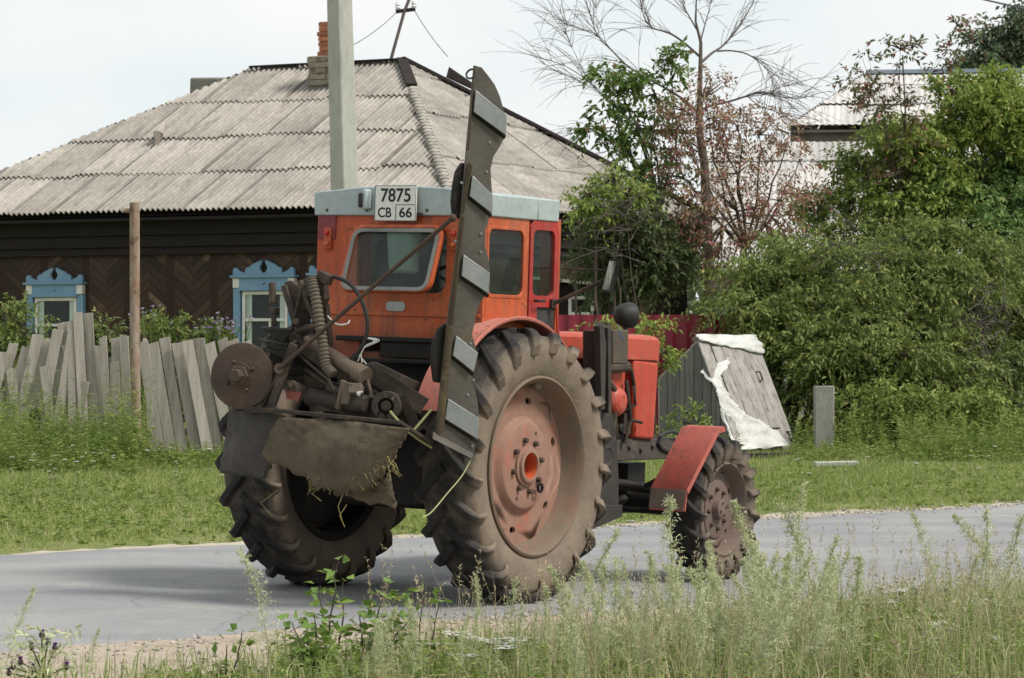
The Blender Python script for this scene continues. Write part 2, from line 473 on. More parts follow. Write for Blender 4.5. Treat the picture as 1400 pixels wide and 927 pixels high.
def asphalt_mat():
    m, t, p, out = new_mat('asphalt')
    col = _mix(t, _range(t, _noise(t, .55, detail=5), .35, .65), (.215, .22, .232), (.29, .288, .285))
    col = _mix(t, _range(t, _noise(t, 2.6, (1, 1, 1), 8, .75), .52, .68, 0, .6), col, (.35, .325, .295))      # dust
    rot = (0, 0, -math.atan(.81))
    trk = _range(t, _noise(t, 1.3, (.06, 1, 1), 3, .5, rot), .5, .62, 0, .3)                                     # worn tracks along the road
    col = _mix(t, trk, col, (.175, .178, .19))
    tc = _n(t, 'ShaderNodeTexCoord'); nz = _n(t, 'ShaderNodeTexNoise'); nz.inputs['Scale'].default_value = 2.; nz.inputs['Detail'].default_value = 6
    t.links.new(tc.outputs['Object'], nz.inputs['Vector'])
    ad = _n(t, 'ShaderNodeVectorMath', operation='MULTIPLY_ADD'); ad.inputs[1].default_value = (.5, .5, .5)
    t.links.new(nz.outputs['Color'], ad.inputs[0]); t.links.new(tc.outputs['Object'], ad.inputs[2])
    vo = _n(t, 'ShaderNodeTexVoronoi', feature='DISTANCE_TO_EDGE'); vo.inputs['Scale'].default_value = .75
    t.links.new(ad.outputs[0], vo.inputs['Vector'])
    crk = _mix(t, _range(t, _noise(t, .8, detail=3), .42, .6), (0, 0, 0), (1, 1, 1))
    cf = _n(t, 'ShaderNodeMath', operation='MULTIPLY'); t.links.new(_range(t, vo.outputs['Distance'], .003, .010, .34, 0), cf.inputs[0]); t.links.new(crk, cf.inputs[1])
    col = _mix(t, cf.outputs[0], col, (.07, .068, .066))
    col = _mix(t, 1., col, _range(t, _noise(t, 95, detail=5, rough=.8), .28, .72, .62, 1.4), 'MULTIPLY')
    t.links.new(col, p.inputs['Base Color']); p.inputs['Roughness'].default_value = .9; p.inputs['Specular IOR Level'].default_value = .25
    _bump(t, p, _noise(t, 150, detail=5, rough=.7), .6, .008)
    return m
M['asphalt'] = asphalt_mat()
# herring-bone planking of the house wall
def planking_mat():
    m, t, p, out = new_mat('dark_planking')
    tc = _n(t, 'ShaderNodeTexCoord'); sp = _n(t, 'ShaderNodeSeparateXYZ'); t.links.new(tc.outputs['Object'], sp.inputs[0])
    def mth(op, a, b=None, c=None):
        n = _n(t, 'ShaderNodeMath', operation=op)
        for i, v in enumerate((a, b, c)):
            if v is None: continue
            if isinstance(v, (int, float)): n.inputs[i].default_value = v
            else: t.links.new(v, n.inputs[i])
        return n.outputs[0]
    x, z = sp.outputs[0], sp.outputs[2]
    xs = mth('DIVIDE', x, .93); pan = mth('FLOOR', xs)
    sgn = mth('SUBTRACT', mth('MULTIPLY', mth('MODULO', mth('ABSOLUTE', pan), 2.), 2.), 1.)
    d = mth('MULTIPLY_ADD', mth('MULTIPLY', x, sgn), .62, mth('MULTIPLY', z, .8))
    q = mth('DIVIDE', d, .135); k = mth('FLOOR', q); fr = mth('SUBTRACT', q, k)
    wn = _n(t, 'ShaderNodeTexWhiteNoise', noise_dimensions='2D'); cb = _n(t, 'ShaderNodeCombineXYZ')
    t.links.new(k, cb.inputs[0]); t.links.new(pan, cb.inputs[1]); t.links.new(cb.outputs[0], wn.inputs['Vector'])
    r = wn.outputs['Value']
    col = _mix(t, r, (.028, .0195, .0165), (.064, .043, .034))
    patchy = _range(t, _noise(t, 2.6, (1, 1, 1), 7), .52, .62)
    col = _mix(t, mth('MULTIPLY', _range(t, r, .66, .74), patchy), col, (.17, .115, .07))
    col = _mix(t, _range(t, _noise(t, 1.1, detail=4), .45, .7, 0, .6), col, (.075, .038, .026))
    fx = mth('FRACT', xs)
    post = mth('LESS_THAN', mth('ABSOLUTE', mth('SUBTRACT', fx, .5)), .09)
    col = _mix(t, post, col, (.035, .021, .016))
    gap = mth('LESS_THAN', fr, .07)
    col = _mix(t, mth('MULTIPLY', gap, mth('SUBTRACT', 1., post)), col, (.008, .006, .005))
    t.links.new(col, p.inputs['Base Color']); p.inputs['Roughness'].default_value = .85; p.inputs['Specular IOR Level'].default_value = .25
    hgt = mth('ADD', mth('MULTIPLY', post, .5), mth('MULTIPLY', mth('SUBTRACT', 1., gap), .3))
    _bump(t, p, hgt, .6, .03)
    return m
M['planking'] = planking_mat()

# ================================================================== GROUND AND ROAD
def sheet(name, xs, ys, z, m, kind='structure'):
    X, Y = np.meshgrid(xs, ys); Z = H(X, Y)+z
    V = np.stack([X, Y, Z], -1).reshape(-1, 3)
    nx = len(xs); i = np.arange((len(ys)-1)*(nx-1)); a = i//(nx-1)*nx+i % (nx-1)
    o = fastmesh(name, V, np.stack([a, a+1, a+nx+1, a+nx], 1), m)
    return tag(o, kind=kind)
xs = np.concatenate([[-600, -200, -80, -30], np.linspace(-12, 14, 66), [35, 90, 200, 600]])
ys = np.concatenate([[-60, -10, 5], np.linspace(10, 30, 60), [36, 45, 60, 90, 200, 700]])
tag(sheet('ground', xs, ys, 0, M['ground']), kind='structure')
RS = .81                                                           # slope of the road in plan
def far_y(x): return 22.3+RS*x
def near_y(x): return 15.75+RS*x
def ribbon(name, f0, f1, z, m, x0=-60., x1=60., n=700, cross=14):
    # even steps near the camera, wide ones away from it
    xs = np.concatenate([np.linspace(x0, -9, 60, endpoint=False), np.linspace(-9, 12, n), np.linspace(12, x1, 60)[1:]])
    a = f0(xs); b = f1(xs); V = []
    for j in range(-1, cross+2):                                   # the rims dip into the ground
        y = a+(b-a)*min(max(j, 0), cross)/cross+(-.04 if j < 0 else (.04 if j > cross else 0))
        V.append(np.stack([xs, y, H(xs, y)+(z if 0 <= j <= cross else z-.014)], -1))
    V = np.concatenate(V); nx = len(xs); cross += 2
    i = np.arange(cross*(nx-1)); q = i//(nx-1)*nx+i % (nx-1)
    return tag(fastmesh(name, V, np.stack([q, q+1, q+nx+1, q+nx], 1), m), kind='structure')
def crumble(n, a, w=3):
    q = np.random.RandomState(n).normal(size=n); q = np.convolve(q, np.ones(w)/w, 'same'); return q*a
def wob(x, s, a):
    return a*(np.sin(x*1.7+s)+.6*np.sin(x*4.3+2*s)+.4*np.sin(x*9.1+3*s)+.35*np.sin(x*23+5*s))
ribbon('road_shoulder', lambda x: near_y(x)-1.5+wob(x, 1., .22), lambda x: near_y(x)+.3, .004, M['dirt'])
ribbon('road_shoulder', lambda x: far_y(x)-.3, lambda x: far_y(x)+.5+wob(x, 4., .2)+crumble(len(x), .1, 5), .004, M['sand'])
ribbon('road', lambda x: near_y(x)+wob(x, 2.3, .08)+crumble(len(x), .035), lambda x: far_y(x)+wob(x, .7, .06)+crumble(len(x), .03), .009, M['asphalt'])

def gravel(n, m_):
    x = rng.uniform(-4.5, 7, n); k = rng.random(n); e_ = rng.exponential(.22, n)*rng.choice([-1, 1], n)
    y = np.where(k < .6, near_y(x)-.25+e_*1.6, far_y(x)+.12+e_)
    r_ = .006+.013*rng.random(n)**3; V = []; base = np.array([[1, 0, .1], [-.5, .85, .1], [-.5, -.85, .1], [0, 0, .9], [.2, .1, -.5]])
    T0 = np.array([[0, 1, 3], [1, 2, 3], [2, 0, 3], [1, 0, 4], [2, 1, 4], [0, 2, 4]])
    V = np.stack([x, y, np.full(n, .01)], 1)[:, None]+(base[None]+rng.normal(size=(n, 5, 3))*.2)*r_[:, None, None]
    T = (np.arange(n)[:, None, None]*5+T0[None]).reshape(-1, 3)
    return tag(fastmesh('gravel', V.reshape(-1, 3), T, m_), 'loose gravel scattered along both edges of the road', 'gravel', kind='stuff')
gravel(5200, mat('gravel', (.36, .33, .29), (.22, .2, .18), 9, .95, rand=.4))
# ================================================================== THE LOG HOUSE
HU = Vector((.882, -.471, 0)); HV = Vector((.471, .882, 0)); HC = Vector((-1.0, 48.7, 0))
house = empty('house', HC, (0, 0, math.atan2(-.471, .882)), 'old dark timber house with grey corrugated roof behind the fence and tractor', 'house')
# house-local axes: x along the street front (negative to the left), y into the house, z up
HI = (Matrix.Translation(HC) @ Euler((0, 0, math.atan2(-.471, .882))).to_matrix().to_4x4()).inverted()
def HP(px, py, y):
    """house-local point at a photo pixel, on the plane y = const"""
    o = HI @ Vector((0, 0, CAM_H)); r = HI.to_3x3() @ Vector(((px-700)/FPX, 1, -(py-463.5)/FPX))
    return o+r*((y-o.y)/r.y)
EZ, RZ, HW, HL = 3.70, 6.73, 11.0, 12.0
m = MB()
m.prism([(-HL+.5, .55, -.1), (-.5, .55, -.1), (-.5, 10.45, -.1), (-HL+.5, 10.45, -.1)], (0, 0, 3.75))
m.build('wall', M['planking'], house)
m = MB()                                                          # soffit and stepped frieze boards
m.box((-HL/2, HW/2, EZ-.1), (HL-.1, HW-.1, .06))
for z0, z1, pr in ((3.33, 3.62, .22), (3.12, 3.328, .15), (2.98, 3.118, .09)):
    m.box((-HL/2, HW/2, (z0+z1)/2), (HL-1.0+2*pr, HW-1.1+2*pr, z1-z0))
m.build('frieze', M['dark_wood'], house, bevel=.01)
m = MB(); dz = .045                                                # roof boarding under the sheets
m.add([(-HL+.1, .1, EZ-dz), (-.1, .1, EZ-dz), (-.1, HW-.1, EZ-dz), (-HL+.1, HW-.1, EZ-dz), (-7.56, 5.5, RZ-dz), (-4.17, 5.5, RZ-dz)], [(0, 1, 5, 4), (1, 2, 5), (2, 3, 4, 5), (3, 0, 4), (3, 2, 1, 0)])
m.build('roof_boarding', M['dark_wood'], house, smooth=0)

def slate_roof(o, u, v, Lu, Lv, lim, pitch=.117, amp=.03, course=1.55, waves=8, th=.012, seed=0):
    """sheets of corrugated slate; o corner, u along the eave, v up the slope, lim(s)->(lo,hi) extent along v at eave position s"""
    rr = random.Random(seed)
    u = Vector(u).normalized(); v = Vector(v).normalized(); nrm = u.cross(v)
    if nrm.z < 0: nrm = -nrm
    V = []; F = []; slate_roof.dirt = shade = []  # per-vertex darkness: rib and lap shade for the roof colour
    sw = pitch*waves; ns = int(math.ceil(Lu/sw)); K = int(math.ceil(Lv/course))
    sub = 6
    for k in range(K):
        off = -(k % 2)*sw*.5
        for i in range(ns+1):
            s0 = i*sw+off
            lift = rr.uniform(0, .02); skew = rr.uniform(-.03, .03); low = rr.uniform(-.05, .09)*(1 if k else .35)
            b0 = len(V); cols = 0; good = []
            for q in range(waves*sub+2):
                s = min(max(s0+q*pitch/sub, 0), Lu)
                lo, hi = lim(s)
                a = max(k*course-low+skew*(q/(waves*sub)-.5), lo); b = min((k+1)*course+.06, hi)
                ok = b > a+.004
                if b < a: b = a
                ph = math.cos(2*math.pi*s/pitch)*amp
                for tt in (0, 1):
                    t = a if tt == 0 else b
                    f = (t-k*course)/course
                    hgt = ph+.034*(1-f)+lift+.01
                    V.append(Vector(o)+u*s+v*t+nrm*hgt)
                V.append(V[-2].copy()); dv = max(0, -math.cos(2*math.pi*s/pitch))*.75+(.9 if q <= 2 else 0)*(1 if i*7 % 3 else .4); shade += [dv+.25, dv+.05, dv, dv]; V.append(Vector(o)+u*s+v*a+nrm*(ph+.034+lift+.01-th))  # furrows, sheet sides and lower edges painted darker so the ribs show
                cols += 1; good.append(ok)
            for q in range(cols-1):
                if not (good[q] and good[q+1]): continue
                p = b0+q*4
                F.append((p, p+4, p+5, p+1)); F.append((p+3, p+7, p+6, p+2))
    return V, F
def add_roof(parent, L, D, ez, rz, il, ir, m_, name='roof', pitch=.117, seed=1, extra=None):
    """hip roof over x in [-L,0], y in [0,D]; il, ir = hip insets left and right"""
    mb = MB(); h = rz-ez; a = D/2; S = math.hypot(a, h); dirt = []
    def lim_front(s):
        t = 1.
        if s < il: t = min(t, s/il)
        if s > L-ir: t = min(t, (L-s)/ir)
        return 0, S*max(t, 0)
    for (o, u, v) in (((-L, 0, ez), (1, 0, 0), (0, a, h)), ((0, D, ez), (-1, 0, 0), (0, -a, h))):
        fl = o[0] == 0
        V, F = slate_roof(o, u, v, L, S, (lambda s: lim_front(L-s)) if fl else lim_front, pitch, seed=seed)
        mb.add(V, F); dirt += slate_roof.dirt
    for (o, u, v, inset) in (((0, 0, ez), (0, 1, 0), (-ir, 0, h), ir), ((-L, D, ez), (0, -1, 0), (il, 0, h), il)):
        S2 = math.hypot(inset, h)
        V, F = slate_roof(o, u, v, D, S2, lambda s: (0, S2*(1-abs(s-a)/a)), pitch, seed=seed+5)
        mb.add(V, F); dirt += slate_roof.dirt
    me = bpy.data.meshes.new(name); me.from_pydata(mb.v, [], mb.f); me.materials.append(m_)
    at = me.attributes.new('dirt', 'FLOAT', 'POINT'); at.data.foreach_set('value', dirt)  # on the roof this attribute holds painted shade of ribs and laps
    me.polygons.foreach_set('use_smooth', [True]*len(me.polygons)); me.update()
    o = bpy.data.objects.new(name, me); COL.objects.link(o); o.parent = parent
    return o
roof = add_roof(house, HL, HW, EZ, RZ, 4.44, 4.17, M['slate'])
m = MB()                                                          # ridge and hip boards
A1 = Vector((-4.17, 5.5, RZ+.05)); A0 = Vector((-7.56, 5.5, RZ+.05))
m.bar(A0, A1, .22, .05); m.bar(A1+Vector((0, 0, .02)), A1.lerp(Vector((0, 0, EZ+.1)), .22)+Vector((0, 0, .05)), .2, .05)
m.bar(A1+Vector((0, 0, .03)), Vector((0, 11, EZ+.14)), .2, .06)
m.prism([A1+Vector((.55, .73, -.3)), A1+Vector((1.2, 1.58, -.72)), A1+Vector((.58, .77, -.12))], (.03, -.03, .02))
m.build('ridge_board', M['dark_wood'], roof)
m = MB()                                                          # pale mortar along the near hip
for i in range(34):
    t = .24+.76*i/34; p = A1.lerp(Vector((0, 0, EZ+.07)), t)
    m.ball(p+Vector((0, 0, .03)), .1, (1, 1, .55), 8)
m.build('hip_cap', M['slate'], roof)
m = MB()
p = HP(211, 198, 1.6)
sl = (RZ-EZ)/(HW/2)
def roof_z(y): return EZ+sl*y
q = None                                                          # where the ray of pixel (210,200) meets the front slope
def on_front(px, py):
    o = HI @ Vector((0, 0, CAM_H)); r = HI.to_3x3() @ Vector(((px-700)/FPX, 1, -(py-463.5)/FPX))
    t = (EZ+sl*o.y-o.z)/(r.z-sl*r.y)
    return o+r*t
q = on_front(211, 202)
m.tube([q+Vector((0, .02, -.06)), q+Vector((.02, .1, .28)), q+Vector((.04, .28, .5))], [.12, .1, .03], 10)
m.build('vent_cap', M['grey_wood'], roof)
# chimneys
def brick_stack(cx, cy, z0, z1, w, d, mtl, name, parent, course=.075, jitter=.008):
    mb = MB(); z = z0; k = 0
    while z < z1-.02:
        n = max(1, round(w/.25))
        for i in range(n):
            for j in (-1, 1):
                mb.box((cx-w/2+(i+.5)*w/n+random.uniform(-1, 1)*jitter, cy+j*d/4+random.uniform(-1, 1)*jitter, z+course/2), (w/n-.012, d/2-.012, course-.012), (0, 0, random.uniform(-.02, .02)))
        mb.box((cx, cy, z+course/2), (w-.05, d-.05, course-.001))
        z += course; k += 1
    return mb.build(name, mtl, parent, bevel=.006)
def at_y(px, py, y): return HP(px, py, y)
c0 = on_front(441, 128); cy = c0.y+.35
b0 = HP(424.5, 118, cy-.2); b1 = HP(462, 78, cy-.2); t0 = HP(435.5, 78, cy-.15); t1 = HP(465, 33, cy-.15)
m = MB(); m.box(((b0.x+b1.x)/2, cy, (b0.z-.5+b1.z)/2), (b1.x-b0.x, .5, b1.z-b0.z+.5)); m.box(((b0.x+b1.x)/2, cy, b1.z+.015), (b1.x-b0.x+.04, .54, .04))
m.box(((b0.x+b1.x)/2, cy-.05, b0.z-.02), (b1.x-b0.x+.28, .75, .07), (math.atan(sl), 0, 0))
M['tan_brick'] = mat('tan_brick', (.3, .26, .2), (.2, .175, .14), 6, .95, bump=.6, bscale=30, c3=(.12, .1, .085), thr=(.52, .68), c3scale=6, rand=.2)
ch = m.build('chimney', M['old_concrete'], house, bevel=.015)
brick_stack((b0.x+b1.x)/2, cy-.03, b0.z, b1.z-.01, b1.x-b0.x+.03, .56, M['tan_brick'], 'base_bricks', ch, .11, .02)
brick_stack((t0.x+t1.x)/2, cy, b1.z+.036, t1.z, t1.x-t0.x, .36, M['brick_clay'], 'brick_top', ch, .093, .022)
m = MB(); e0 = HP(268, 134, 6.4); e1 = HP(316, 106, 6.4)
m.box(((e0.x+e1.x)/2, 6.4, (e0.z+e1.z)/2-.3), (e1.x-e0.x, .5, e1.z-e0.z+.6), (0, .03, .1))
m.build('chimney', M['old_concrete'], house, bevel=.04)
m = MB(); m.bar(HP(316, 112, 5.6), HP(346, 97, 5.6), .12, .04); m.build('roof_board', M['dark_wood'], roof)

def casing_window(cx, w, ztop, part):
    y = .55
    fr = MB()
    zh0, zh1 = ztop-.48, ztop-.29                                 # header board
    for sx in (-1, 1):
        fr.box((cx+sx*(w/2-.07), y-.04, (zh0+1.05)/2), (.14, .08, zh0-1.05))
    fr.box((cx, y-.05, (zh0+zh1)/2), (w-.2, .10, zh1-zh0))
    fr.box((cx, y-.075, zh1+.02), (w+.06, .15, .04))
    fr.box((cx, y-.06, zh0-.02), (w-.24, .12, .04))
    fr.box((cx, y-.06, 1.03), (w+.04, .13, .07))
    z0 = zh1+.042                                                  # pediment with two halves round a drop-shaped slot
    half = [(-.31, 0), (-.31, .10), (-.27, .14), (-.23, .145), (-.2, .18), (-.03, .262), (-.035, .2), (-.065, .15), (-.065, .1), (-.03, .045), (0, .03), (0, 0)]
    s = w/1.05
    for sg in (-1, 1):
        fr.prism([(cx+sg*a*s, y-.10, z0+b) for a, b in half], (0, .06, 0))
        ear = [(.52, 0), (.52, .09), (.495, .13), (.455, .13), (.43, .09), (.36, .05), (.31, .04), (.31, 0)]
        fr.prism([(cx+sg*a*s, y-.10, z0+b) for a, b in ear], (0, .06, 0))
        fr.prism([(cx+sg*.06, y-.105, (zh0+zh1)/2-.025), (cx+sg*.1, y-.105, (zh0+zh1)/2+.035), (cx+sg*.27, y-.105, (zh0+zh1)/2), (cx+sg*.1, y-.105, (zh0+zh1)/2-.04)], (0, .003, 0))
    fr.ball((cx, y-.1, (zh0+zh1)/2), .035)
    wn = fr.build('window', M['blue_paint'], house, bevel=.008)
    for sx in (-1, 1):
        wb = MB(); wb.box((cx+sx*(w/2-.07), y-.055, (zh0+zh1)/2), (.13, .10, zh1-zh0-.02))
        wb.build('corner_block', M['white_paint'], wn, bevel=.006)
    iw = w-.34
    wf = MB(); zt = zh0-.05; zb = 1.08
    for sx in (-1, 1): wf.box((cx+sx*(iw/2-.03), y-.03, (zt+zb)/2), (.06, .05, zt-zb))
    wf.box((cx, y-.03, zt-.03), (iw-.12, .05, .06)); wf.box((cx, y-.03, zb+.03), (iw-.12, .05, .06))
    wf.box((cx, y-.03, zt-.5), (iw-.12, .045, .05)); wf.box((cx+.1, y-.03, (zt-.53+zb+.06)/2), (.04, .04, zt-.53-zb-.06))
    wf.build('sash', M['white_paint'], wn, bevel=.005)
    g = MB(); g.box((cx, y-.022, (zt+zb)/2), (iw-.1, .006, zt-zb-.1)); g.build('pane', M['house_glass'], wn, smooth=0)
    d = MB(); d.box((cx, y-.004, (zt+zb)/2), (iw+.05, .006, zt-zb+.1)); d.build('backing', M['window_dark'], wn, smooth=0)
    cu = MB()
    for sx in (-1, 1):
        pts = [(cx+sx*(iw/2-.05-.13*i/14), y-.012+.004*math.sin(i*2.2), 0) for i in range(15)]
        for i in range(14):
            a, b = pts[i], pts[i+1]
            cu.add([(a[0], a[1], zb), (b[0], b[1], zb), (b[0], b[1], zt), (a[0], a[1], zt)], [(0, 1, 2, 3)])
    cu.build('curtain', M['curtain'], wn)
    return wn
for px0, px1, pyt in ((37.5, 115, 367), (320, 404.5, 356.5), (424, 505, 353)):
    a = HP(px0, pyt, .5); b = HP(px1, pyt, .5)
    casing_window((a.x+b.x)/2, b.x-a.x, (a.z+b.z)/2, house)

# mast on the roof, its wires
M['mast_grey'] = mat('mast_grey', (.09, .08, .08), (.13, .1, .09), 5, .7)
mp = HP(534, 84, 5.5)
mast = empty('service_mast', HI.inverted() @ mp, label='thin leaning electricity mast with two insulators on the house roof', cat='mast')
mo = HI.inverted() @ mp
def WL(px, py, Y=None): return W(px, py, Y or mo.y)-mo
m = MB(); top = WL(568, -22); m.tube([WL(532, 90), WL(553, 15), top], .033, 8); m.build('pole', M['mast_grey'], mast)
m = MB(); m.bar(WL(541, 16), WL(568, 12.5), .05, .07); m.build('crossarm', M['dark_wood'], mast, bevel=.005)
for px, py in ((544, 12), (566, 10)):
    m = MB(); m.lathe([(0, .12), (.04, .12), (.055, .07), (.035, .05), (.055, .02), (.03, -.02), (0, -.02)], WL(px, py), (0, 0, 1), 12); m.build('insulator', M['porcelain'], mast)
def wire(path, label, r=.007):
    o = Vector(path[0]); mb = MB(); mb.tube([Vector(p)-o for p in path], r, 5)
    w = mb.build('wire', M['wire'], None); w.location = o
    return tag(w, label, 'wire')
def sag(a, b, s, n=16):
    a, b = Vector(a), Vector(b)
    return [a.lerp(b, i/n)-Vector((0, 0, s*4*(i/n)*(1-i/n))) for i in range(n+1)]
wire(sag(W(542, 17, mo.y), W(440, 78, 47.), .12), 'thin wire running left from the roof mast towards the chimney')
wire(sag(W(567, 15, mo.y), HI.inverted() @ (A1+Vector((.55, .8, .1))), .05), 'thin wire dropping from the roof mast to the ridge')
_a, _b = W(1330, -6, 40), W(1420, 14, 33)
wire(sag(_a+(_a-_b)*4, _b+(_b-_a)*3, .02, 30), 'overhead wire crossing the sky at the upper right corner', .012)

# ================================================================== CONCRETE POLE, RUSTY POST, FENCES
m = MB()
pb = Vector((W(475, 600, 26).x, 26, 0))
def polepoly(w, d, cx, z): return [(cx-w*.5, 0-d*.1, z), (cx-w*.02, -d*.5, z), (cx+w*.5, -d*.12, z), (cx+w*.3, d*.5, z), (cx-w*.3, d*.5, z)]
lo = polepoly(.30, .26, .06, -.3); hi = polepoly(.165, .17, -.19, 9.)
m.add(lo+hi, [(0, 1, 2, 3, 4), (9, 8, 7, 6, 5)]+[(i, (i+1) % 5, 5+(i+1) % 5, 5+i) for i in range(5)])
o = m.build('utility_pole', M['concrete'], None, bevel=.012); o.location = pb
tag(o, 'tall square concrete utility pole rising directly behind the tractor cab', 'utility pole')

rp = G(187, 612); rp = Vector((W(187, 600, 34.5).x, 34.5, 0))
m = MB(); tp = W(184, 277, 34.5)-rp
m.tube([(0, 0, -.2), (tp.x*.4-.01, 0, tp.z*.4), (tp.x, 0, tp.z)], [.062, .06, .058], 14)
m.tube([Vector((tp.x-.05, 0, tp.z-.1)), Vector((tp.x-.13, 0, tp.z-.09))], .03, 8)
o = m.build('gate_post', M['rust'], None); o.location = rp
tag(o, 'tall rusty metal pipe post standing in weeds before the picket fence', 'post')

def picket_fence(name, label, Y, boards, rails, m_):
    """boards: (px bottom, px top, py top, width px)"""
    base = Vector((W((boards[0][0]+boards[-1][0])/2, 600, Y).x, Y, 0))
    root = empty(name, base, label=label, cat='fence')
    for i, (xb, xt, yt, wd) in enumerate(boards):
        yy = Y+random.uniform(-.03, .03)-.03
        b = Vector((W(xb, 640, yy).x, yy, -.02)); t = W(xt, yt, yy+random.uniform(-.08, .05))
        w = wd/FPX*Y; mb = MB()
        ax = (t-b).normalized(); sd = Vector((1, random.uniform(-.25, .25), 0)); sd = (sd-ax*sd.dot(ax)).normalized()
        n = ax.cross(sd)
        P = [b-sd*w/2, b+sd*w/2, b.lerp(t, .5)+sd*w*(.5+random.uniform(-.05, .05))+n*random.uniform(-.02, .02), t+sd*w/2-ax*random.uniform(0, .03), t-sd*w/2-ax*random.uniform(0, .05), b.lerp(t, .5)-sd*w/2]
        mb.prism([p-base for p in P], -n*.022)
        mb.build('picket', m_, root, bevel=.003, segs=1)
    for (xa, ya, xb, yb) in rails:
        mb = MB(); mb.bar(W(xa, ya, Y+.05)-base, W(xb, yb, Y+.05)-base, .05, .08); mb.build('rail', m_, root, bevel=.006)
    return root
bd = []
x = 193.
for k in range(10):
    bd.append((x+26+k*1.2+random.uniform(-2, 2), x+random.uniform(-2, 2), 462+random.uniform(-2, 6), 15+random.uniform(-1.5, 1)))
    x += 15.6
picket_fence('picket_fence', 'grey picket fence of upright boards leaning left, between rusty post and tractor', 35.2, bd,
             [(185, 500, 355, 498), (190, 592, 355, 588)], M['grey_wood'])
bd = [(-34, 8, 478, 14), (-22, 20, 466, 13), (-6, 38, 472, 14), (14, 52, 456, 15), (30, 66, 461, 14), (44, 80, 448, 15), (58, 92, 456, 14), (70, 100, 449, 13), (30, 14, 500, 13), (-4, 40, 520, 12), (84, 86, 402 + 36, 14), (100, 97, 437, 11), (117, 106, 426, 13), (131, 121, 427, 13), (118, 90, 470, 12), (96, 118, 520, 11), (150, 141, 457, 10), (143, 134, 470, 12), (163, 158, 461, 12), (176, 170, 457, 12), (160, 157, 491, 14), (206, 198, 462, 6), (75, 60, 500, 12), (10, -12, 480, 13), (30, 8, 500, 12)]
picket_fence('picket_fence', 'collapsing grey board fence with crooked pickets, left of the rusty post', 35.8, bd,
             [(-30, 520, 90, 505), (60, 560, 190, 540), (100, 500, 190, 488)], M['grey_wood'])
m = MB(); b0 = Vector((W(46, 620, 35.0).x, 35.0, 0))
m.prism([(-.05, 0, -.1), (.06, 0, -.1), (.07, 0, .62), (.02, 0, .66), (-.06, 0, .58)], (0, .1, 0))
o = m.build('fence_stump', M['dark_wood'], None, bevel=.01); o.location = b0; tag(o, 'short dark broken fence stump in tall weeds at the left edge', 'stump')

# crimson profiled sheet fence
m = MB(); Yf = 41.
xa, xb = W(700, 450, Yf).x, W(1075, 450, Yf).x
n = int((xb-xa)/.05); zt = 1.82
pr = []
for i in range(n+1):
    k = i % 4; pr.append((xa+i*.05, Yf+(0 if k in (0, 1) else .025)))
o0 = Vector(((xa+xb)/2, Yf, 0))
for i in range(n):
    a, b = pr[i], pr[i+1]
    m.add([Vector((a[0], a[1], .05))-o0, Vector((b[0], b[1], .05))-o0, Vector((b[0], b[1], zt))-o0, Vector((a[0], a[1], zt))-o0], [(0, 1, 2, 3)])
rf = empty('sheet_fence', o0, label='dark red profiled metal sheet fence behind the tractor hood', cat='fence')
m.build('panel', M['red_sheet'], rf, smooth=0)
for i in range(4):
    m = MB(); m.box((xa-o0.x+.3+i*(xb-xa-.6)/3, .07, .88), (.06, .06, 1.8)); m.build('post', M['black_iron'], rf)

# small shed with a grey window behind the crimson fence
sb = W(795, 440, 47.); sb.z = 0
sh = empty('garden_shed', sb, label='small dark shed with a pale framed window behind the red fence', cat='shed')
m = MB(); m.prism([(-.7, 0, 0), (.75, 0, 0), (.75, 0, 2.25), (-.7, 0, 2.4)], (0, 2, 0)); m.build('wall', M['dark_wood'], sh)
m = MB(); m.prism([(-.85, -.2, 2.44), (.9, -.2, 2.28), (.9, 2.2, 2.28), (-.85, 2.2, 2.44)], (0, 0, .05)); m.build('roof', M['slate'], sh)
a = W(777, 431, 47)-sb; b = W(812, 405, 47)-sb
m = MB(); m.ring([(a.x, -.05, a.z), (b.x, -.05, a.z), (b.x, -.05, b.z), (a.x, -.05, b.z)], [(a.x+.05, -.05, a.z+.05), (b.x-.05, -.05, a.z+.05), (b.x-.05, -.05, b.z-.05), (a.x+.05, -.05, b.z-.05)], (0, .047, 0))
wn = m.build('window', M['white_paint'], sh)
m = MB(); m.box(((a.x+b.x)/2, -.02, (a.z+b.z)/2), (b.x-a.x-.08, .01, b.z-a.z-.08)); m.build('pane', M['house_glass'], wn)

# ================================================================== CELLAR HATCH, ITS SHEETS, POST, BOARD
F0 = Vector((2.9, 37.5, 0)); e = Vector((-.81, .58, 0)).normalized(); w_ = Vector((.85, 1.0, 0))
T0 = F0+e*.635+Vector((0, 0, 1.45)); B1 = F0+e*1.22+Vector((0, 0, .98)); B0 = F0+e*1.22
hatch = empty('cellar_hatch', F0, label='weathered grey wooden cellar hatch with sloping door on the verge', cat='hatch')
def hl(p): return Vector(p)-F0
def boards_on(poly4, nb, th, name, m_, parent, gap=.008):
    """a plane of nb boards running from edge p0p1 to edge p3p2, in one mesh"""
    p0, p1, p2, p3 = [Vector(p) for p in poly4]
    nrm = (p1-p0).cross(p3-p0).normalized(); mb = MB()
    for i in range(nb):
        a, b = i/nb, (i+1)/nb-gap
        j = random.uniform(-.006, .006)
        mb.prism([p0.lerp(p1, a)+nrm*j, p0.lerp(p1, b)+nrm*j, p3.lerp(p2, b)+nrm*j, p3.lerp(p2, a)+nrm*j], nrm*th)
    return mb.build(name, m_, parent, bevel=.003, segs=1)
M['dark_board'] = mat('dark_board', (.17, .165, .155), (.11, .108, .1), 3, .9, stretch=(6, 6, .5), bump=.5, bscale=25, c3=(.06, .055, .05), thr=(.55, .7), c3stretch=(8, 8, .4), rand=.2)
